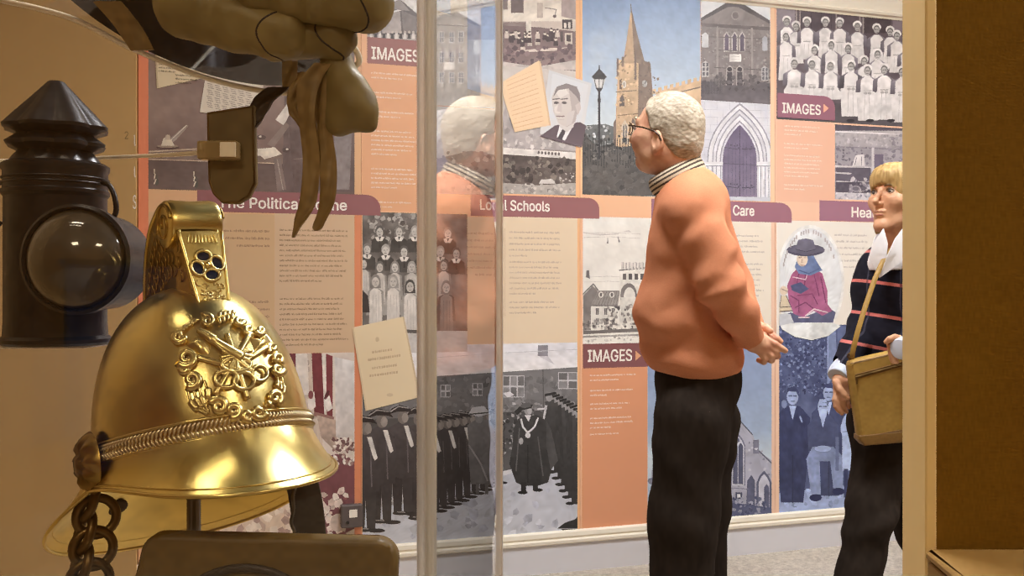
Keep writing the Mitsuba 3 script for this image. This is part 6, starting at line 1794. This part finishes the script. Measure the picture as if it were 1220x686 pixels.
    for s in (1, -1):
        rims.append(tube(np.stack([at(.118 - .018 * abs(math.cos(a)) * (1 if s * math.cos(a) > 0 else 0), s * .034 + .024 * math.cos(a), -.004 + .018 * math.sin(a)) for a in kk]), .0016, 6, closed=True))
        rims.append(tube(np.stack([at(.104, s * .06, .0), at(.09, s * .083, -.001), at(.04, s * .0895, -.010), at(.0, s * .0905, -.022), at(-.014, s * .088, -.034), at(-.022, s * .086, -.05)]), .0024, 6))
    rims.append(tube(np.stack([at(.118, .011, 0), at(.122, 0, .003), at(.118, -.011, 0)]), .0014, 6))
    add('spectacles', cat(rims), 'mat_glasses', t, smooth=True)
    # striped collar
    cc = M(806, 209); ax = unit(np.array([-.46, .05, .89])); e1 = unit(np.array([.89, 0, .46])); e2 = np.cross(ax, e1)
    g = np.linspace(0, 2 * np.pi, 73); V_, UV = [], []
    for j, a in enumerate(g):
        for i, (dr_, h_) in enumerate(((.004, -.034), (.013, -.016), (.013, .004), (.006, .022), (.0, .026), (-.005, .018), (-.008, -.02))):
            r1, r2 = .076 + dr_, .068 + dr_
            V_.append(cc + e1 * r1 * math.cos(a) + e2 * r2 * math.sin(a) + ax * h_); UV.append((j / 72, i / 6))
    n = 7; fcs = []
    for j in range(72):
        for i in range(n - 1):
            a = j * n + i; fcs += [[a, a + 1, a + n + 1], [a, a + n + 1, a + n]]
    cm_ = trimesh.Trimesh(np.array(V_), fcs, process=False)
    if cm_.face_normals[0] @ (cm_.vertices[0] - cc) < 0: cm_.invert()
    add('shirt_collar', cm_, 'mat_collar_stripe', t, smooth=True, uv=np.array(UV))
build_man()


# ---- the woman
def build_woman():
    t = thing('person', 'blonde woman in a dark checked jacket, half behind the cream partition edge', 'person')
    M = lambda x, y, d=3.15: P(x, y, d)
    R = basis([-.8, -.6, 0]); f, l, z = R
    chest, waist, hip = M(1072, 345), M(1070, 415), M(1068, 480)
    shr, elr, wrr = M(1052, 316, 3.26), M(1033, 384, 3.20), M(1003, 438, 3.06)
    shl, ell_, wrl = M(1102, 316, 3.04), M(1108, 398, 2.98), M(1080, 412, 2.88)
    def jacket(p):
        d = smin(.07, ell(p, chest, [.112, .165, .17], R), ell(p, waist, [.11, .15, .13], R), ell(p, hip, [.122, .165, .09], R))
        d = smin(.05, d, cap(p, shr - [0, 0, .0], shl, .06, .06))
        d = d - .007 * np.sin(44 * (p[:, 2] + .5 * p[:, 0]) + 6 * fb(p, 6, 1)) * np.exp(-((p[:, 2] - 1.0) / .16) ** 2) - .008 * fb(p, 9, 2)
        d = smin(.025, d, chain(p, [shr, elr, wrr], [.062, .052, .036], .03) - .004 * fb(p, 16, 4) - .004 * np.sin(90 * p[:, 2] + 7 * fb(p, 9, 5)) * np.exp(-((p[:, 2] - elr[2]) / .08) ** 2))
        d = smin(.025, d, chain(p, [shl, ell_, wrl], [.062, .054, .036], .03))
        d = smax(.008, d, -cap(p, M(1062, 326, 3.03), M(1066, 250, 3.08), .022, .075))
        return np.maximum(d, M(0, 500)[2] - p[:, 2])
    lo = np.array([M(985, 0)[0], 2.8, M(0, 512)[2]]); hi = np.array([M(1150, 0)[0], 3.45, M(0, 280)[2]])
    add('jacket', pillow(surf(jacket, lo, hi, .0065), 2), 'mat_jacket', t, smooth=True)
    def trousers(p):
        d = ell(p, M(1066, 505), [.125, .165, .13], R)
        a, b, c = M(1052, 530, 3.12), M(1036, 618, 3.02), M(1008, 0, 2.98); c[2] = .09
        a2, b2, c2_ = M(1082, 530, 3.2), M(1092, 628, 3.24), M(1120, 0, 3.30); c2_[2] = .13
        d = smin(.05, d, chain(p, [a, b, c], [.095, .070, .070], .04)); d = smin(.04, d, chain(p, [a2, b2, c2_], [.092, .068, .062], .04))
        d = d - .006 * np.sin(50 * (p[:, 2] - .6 * p[:, 0]) + 7 * fb(p, 6, 7)) * np.exp(-((p[:, 2] - .45) / .14) ** 2) - .008 * fb(p, 8, 8)
        return np.maximum(np.maximum(d, .06 - p[:, 2]), p[:, 2] - M(0, 480)[2])
    add('trousers', pillow(surf(trousers, np.array([M(960, 0)[0], 2.75, .03]), np.array([M(1165, 0)[0], 3.5, M(0, 474)[2]]), .0085), 2), 'mat_trousers', t, smooth=True)
    for c, dz in ((M(1008, 0, 2.98), 0), (M(1120, 0, 3.30), .05)):
        c[2] = dz
        fn = lambda p: np.maximum(smin(.03, cap(p, c + [.02, 0, .04], c + f * .15 + [0, 0, .03], .036, .03), cap(p, c + [0, 0, .05], c + [0, 0, .11], .04, .04)), dz + .002 - p[:, 2])
        add('shoe', surf(fn, c - [.22, .22, .02], c + [.14, .14, .16], .006), 'mat_shoe', t, smooth=True)
    # head and hands
    H = basis([-.87, -.49, 0]); hf, hl, hz = H
    k = math.radians(6); H = np.stack([hf * math.cos(k) + hz * math.sin(k), hl, -hf * math.sin(k) + hz * math.cos(k)]); hf, hl, hz = H
    hc = M(1071, 234, 3.12)
    at = lambda a, b, c: hc + hf * a + hl * b + hz * c
    def headf(p):
        d = ell(p, at(-.006, 0, .012), [.092, .073, .086], H)
        d = smin(.03, d, ell(p, at(.030, 0, -.052), [.058, .053, .070], H))
        for s in (1, -1):
            d = smin(.02, d, ell(p, at(.058, s * .036, -.026), [.03, .026, .026], H))
            d = smin(.02, d, cap(p, at(.01, s * .051, -.068), at(.066, s * .016, -.106), .016, .014))
            d = smin(.010, d, cap(p, at(.080, s * .014, .019), at(.070, s * .044, .017), .0095, .008))
        d = smin(.018, d, ell(p, at(.076, 0, -.106), [.018, .02, .017], H))
        d = smin(.008, d, cap(p, at(.086, 0, .008), at(.110, 0, -.032), .0065, .0092)); d = smin(.006, d, cap(p, at(.095, .010, -.037), at(.095, -.010, -.037), .0065))
        for s in (1, -1):
            d = smax(.009, d, -ell(p, at(.095, s * .031, .003), [.02, .017, .010], H))
        d = smin(.006, d, ell(p, at(.085, 0, -.062), [.013, .022, .008], H)); d = smin(.006, d, ell(p, at(.082, 0, -.073), [.012, .018, .008], H))
        d = smax(.004, d, -cap(p, at(.099, .018, -.0672), at(.099, -.018, -.0672), .0026))
        for s in (1, -1):
            d = smin(.006, d, ell(p, at(-.004, s * .072, -.02), [.015, .008, .028], H))
        return smin(.025, d, cap(p, at(-.012, 0, -.06), M(1070, 308, 3.13), .046, .054))
    head = surf(headf, hc - [.13, .13, .22], hc + .14, .003)
    h = lambda x, y, d=3.02: M(x, y, d)
    def hr(p):
        d = cap(p, wrr, h(1002, 450, 3.04), .024, .022)
        d = smin(.015, d, cap(p, h(999, 454, 3.035), h(998, 466, 3.03), .018, .014)); d = smin(.015, d, cap(p, h(1005, 454, 3.035), h(1006, 466, 3.035), .018, .014))
        for pts, r in (([h(997, 466, 3.03), h(995, 476, 3.02), h(996, 484, 3.02), h(999, 489, 3.02)], [.0098, .0092, .0085, .0075]),
                       ([h(1000, 468, 3.03), h(999, 479, 3.02), h(1000, 487, 3.02), h(1003, 492, 3.02)], [.010, .0095, .0088, .0078]),
                       ([h(1004, 468, 3.03), h(1004, 478, 3.02), h(1005, 486, 3.025), h(1008, 490, 3.03)], [.0098, .0092, .0085, .0075]),
                       ([h(1008, 466, 3.035), h(1009, 475, 3.03), h(1010, 481, 3.035), h(1011, 485, 3.04)], [.009, .0085, .0078, .007]),
                       ([h(996, 455, 3.02), h(1001, 464, 3.0), h(1006, 470, 2.995), h(1010, 474, 2.995)], [.012, .0105, .0095, .008])):
            d = smin(.004, d, chain(p, pts, r, .003))
        return d
    def hl_(p):
        d = cap(p, wrl, h(1074, 412, 2.90), .024, .023)
        d = smin(.015, d, cap(p, h(1072, 409, 2.89), h(1065, 411, 2.89), .019, .014)); d = smin(.015, d, cap(p, h(1072, 416, 2.89), h(1066, 419, 2.89), .019, .014))
        for j, (y0, y1) in enumerate(((408, 412), (413, 417), (418, 422), (422, 426))):
            r = [.0102, .0096, .009, .008] if j < 3 else [.009, .0085, .008, .0072]
            d = smin(.004, d, chain(p, [h(1066, y0, 2.885), h(1060.5 + j * .8, y1 - 1, 2.885), h(1061 + j, y1 + 4, 2.90), h(1065 + j, y1 + 5, 2.92)], r, .003))
        return smin(.004, d, chain(p, [h(1073, 404, 2.885), h(1066, 402, 2.87), h(1060, 404, 2.87), h(1056, 407, 2.875)], [.012, .0105, .0095, .008], .003))
    handR = surf(hr, h(985, 500, 3.0) - [.02, .08, .01], h(1020, 430, 3.1) + [.03, .08, .03], .0026)
    handL = surf(hl_, h(1048, 440, 2.9) - [.02, .08, .01], h(1090, 395, 2.9) + [.03, .10, .03], .0026)
    def core(p):
        d = smin(.06, ell(p, chest, [.09, .13, .15], R), ell(p, waist, [.085, .12, .12], R), ell(p, M(1066, 500), [.10, .14, .12], R), cap(p, M(1072, 330, 3.15), M(1070, 290, 3.13), .04, .045))
        d = smin(.03, d, chain(p, [shr, elr, wrr], [.04, .035, .02])); d = smin(.03, d, chain(p, [shl, ell_, wrl], [.04, .035, .02]))
        a, b, c = M(1052, 530, 3.12), M(1036, 618, 3.02), M(1008, 0, 2.98); c[2] = .09
        a2, b2, c2_ = M(1082, 530, 3.2), M(1092, 628, 3.24), M(1120, 0, 3.30); c2_[2] = .14
        return smin(.03, d, chain(p, [a, b, c], [.07, .045, .032]), chain(p, [a2, b2, c2_], [.07, .045, .032]))
    cr_ = surf(core, np.array([M(960, 0)[0], 2.8, .03]), np.array([M(1165, 0)[0], 3.45, M(0, 270)[2]]), .010)
    add('body', fuse([head, handR, handL, cr_]), 'mat_skin_woman', t, smooth=True)
    # hair: a bob with a fringe
    def hair(p):
        q = (p - hc) @ H.T
        d = ell(p, at(-.010, 0, .016), [.103, .084, .096], H)
        for s in (1, -1):
            d = smin(.03, d, cap(p, at(-.012, s * .064, -.01), at(-.010, s * .068, -.105), .034, .022))
        d = smin(.03, d, ell(p, at(-.06, 0, -.06), [.05, .075, .07], H))
        fr = ell(p, at(.060, 0, .054), [.040, .060, .040], H); d = smin(.03, d, fr)
        d = smax(.010, d, -ell(p, at(.104, .004, -.042), [.090, .060, .066], H))
        d = smax(.010, d, -cap(p, at(.05, 0, -.05), at(.04, 0, -.2), .054, .062))
        st = np.stack([q[:, 0] * 130, q[:, 1] * 130, q[:, 2] * 22], -1)
        d = d - .007 * (meshkit.fbm(st, 2, 6) - .5) - .006 * fb(p, 26, 3, 2)
        return np.maximum(d, -(q[:, 2] + .118 + .012 * fb(p, 60, 9, 2)))
    add('hair', surf(hair, hc - .15, hc + .15, .003), 'mat_hair_blonde', t, smooth=True)
    for s in (1, -1):
        e = trimesh.creation.icosphere(3, .0118); e.apply_translation(at(.0735, s * .031, .003)); add('eye', e, 'mat_eye', t, smooth=True)
        i_ = trimesh.creation.icosphere(2, .0070); i_.apply_translation(at(.0805, s * .031 + .0, .003)); add('iris', i_, 'mat_iris', t, smooth=True)
        add('eyelid', tube(np.array([at(.083, s * .018, .006), at(.0868, s * .030, .0115), at(.080, s * .043, .006)]), [.0016, .0028, .0016], 6), 'mat_hair_brown', t, smooth=True)
        add('eyebrow', tube(np.array([at(.0905, s * .014, .019), at(.0885, s * .030, .023), at(.077, s * .046, .019)]), [.0018, .0026, .0012], 6), 'mat_hair_brown', t, smooth=True)
    add('lip', surf(lambda p: smin(.003, ell(p, at(.0890, 0, -.0622), [.0085, .020, .0055], H), ell(p, at(.0868, 0, -.0725), [.0078, .017, .006], H)), at(.085, 0, -.066) - .035, at(.085, 0, -.066) + .035, .0016), 'mat_lip', t, smooth=True)
    # white shirt: standing collar opening to a V
    def shirt(p):
        d = np.abs(cap(p, M(1070, 312, 3.12), M(1071, 276, 3.12), .090, .066)) - .0035
        d = np.maximum(d, -(M(0, 318)[2] - p[:, 2] + 0) * 0 + (p[:, 2] - M(0, 272)[2] - .05 * ((p - hc) @ -hf))); d = np.maximum(d, M(0, 322)[2] - p[:, 2])
        q = (p - M(1070, 300, 3.12)) @ H.T
        d = np.maximum(d, -(np.abs(q[:, 1]) - .016 - .45 * np.clip(q[:, 2] + .05, 0, .2)) * np.where(q[:, 0] > 0, 1, -1))
        return d
    add('shirt_collar', surf(shirt, M(1070, 330, 3.12) - [.13, .13, 0], M(1070, 262, 3.12) + [.13, .13, 0], .0032), 'mat_shirt_white', t, smooth=True)
    fl = []
    for pts in ([M(1053, 272, 3.02), M(1040, 290, 3.02), M(1036, 308, 3.03), M(1048, 331, 3.025), M(1056, 308, 3.01), M(1058, 290, 3.01)], [M(1082, 264, 3.0), M(1066, 285, 2.985), M(1056, 308, 2.985), M(1048, 331, 3.005), M(1066, 318, 2.985), M(1090, 296, 2.99)]):
        pts = np.array(pts); c = pts.mean(0) + [0, -.010, 0]
        n = len(pts); v = np.vstack([pts, c[None], pts + [.0, .004, 0], c[None] + [0, .004, 0]])
        fcs = [[j, (j + 1) % n, n] for j in range(n)] + [[n + 1 + (j + 1) % n, n + 1 + j, 2 * n + 1] for j in range(n)] + [q for j in range(n) for q in ([j, n + 1 + j, n + 1 + (j + 1) % n], [j, n + 1 + (j + 1) % n, (j + 1) % n])]
        m = trimesh.Trimesh(v, fcs, process=False); m.fix_normals(); add('collar_point', m, 'mat_shirt_white', t, smooth=40)
    for w_, e_ in ((wrr, elr), (wrl, ell_)):
        d_ = unit(w_ - e_); add('cuff', tube(np.array([w_ - d_ * .012, w_ + d_ * .012, w_ + d_ * .040, w_ + d_ * .044]), [.030, .033, .032, .028], 20), 'mat_shirt_blue', t, smooth=50)
    return t


mat('mat_hair_brown', rgb(104, 78, 50), .6)
build_woman()


def build_bag():
    t = thing('shoulder_bag', 'tan leather shoulder bag with a top zip, hanging at the side of the blonde woman', 'bag')
    Y = 2.955
    q = [(1011, 430), (1092, 411), (1098, 512), (1088, 524), (1030, 529), (1024, 523)]
    def sh(qs, b): 
        return Polygon([(P(x, y, Y)[0], P(x, y, Y)[2]) for x, y in qs]).buffer(-b).buffer(b, quad_segs=6)
    add('body', slab(sh(q, .020), Y, Y + .045, .012), 'mat_bag', t, smooth=60)
    add('base_band', slab(sh([(1023, 518), (1030, 520), (1098, 511), (1100, 514), (1090, 526), (1030, 531), (1023, 524)], .003), Y - .003, Y + .048, .004), 'mat_bag_dark', t, smooth=60)
    z0, z1 = P(1019, 449, Y - .002), P(1092, 429, Y - .002)
    add('zip', tube(np.array([z0, z1]), .0032, 6), 'mat_bronze', t); add('zip_welt', tube(np.array([z0 + [0, .001, .006], z1 + [0, .001, .006]]), .0016, 6), 'mat_bag_dark', t, smooth=True); add('zip_welt', tube(np.array([z0 + [0, .001, -.006], z1 + [0, .001, -.006]]), .0016, 6), 'mat_bag_dark', t, smooth=True)
    add('zip_pull', tube(np.array([z0 + [.004, -.004, 0], z0 + [.002, -.005, -.022]]), [.0035, .0025], 8), 'mat_bronze', t, smooth=True)
    for a, b in (((1036, 519), (1092, 509)), ((1013, 433), (1090, 415))):
        add('seam', tube(np.array([P(*a, Y - .0005), P(*b, Y - .0005)]), .0014, 5), 'mat_bag_dark', t)
    sp = spline([P(1014, 432, Y + .03), P(1017, 414, 2.96), P(1025, 384, 2.965), P(1036, 350, 2.985), P(1046, 324, 3.0), P(1060, 300, 3.03), P(1080, 288, 3.12), P(1096, 300, 3.22)], 40)
    add('strap', tube(sp, .0085, 8, flat=(unit([-.5, -.86, 0]), .25)), 'mat_bag', t, smooth=True)
    add('strap_ring', trimesh.creation.torus(.010, .0022, 20, 8, transform=frame(P(1014, 424, Y + .02), [1, 0, 0], [0, 0, 1], [0, -1, 0])), 'mat_bronze', t, smooth=True)
build_bag()
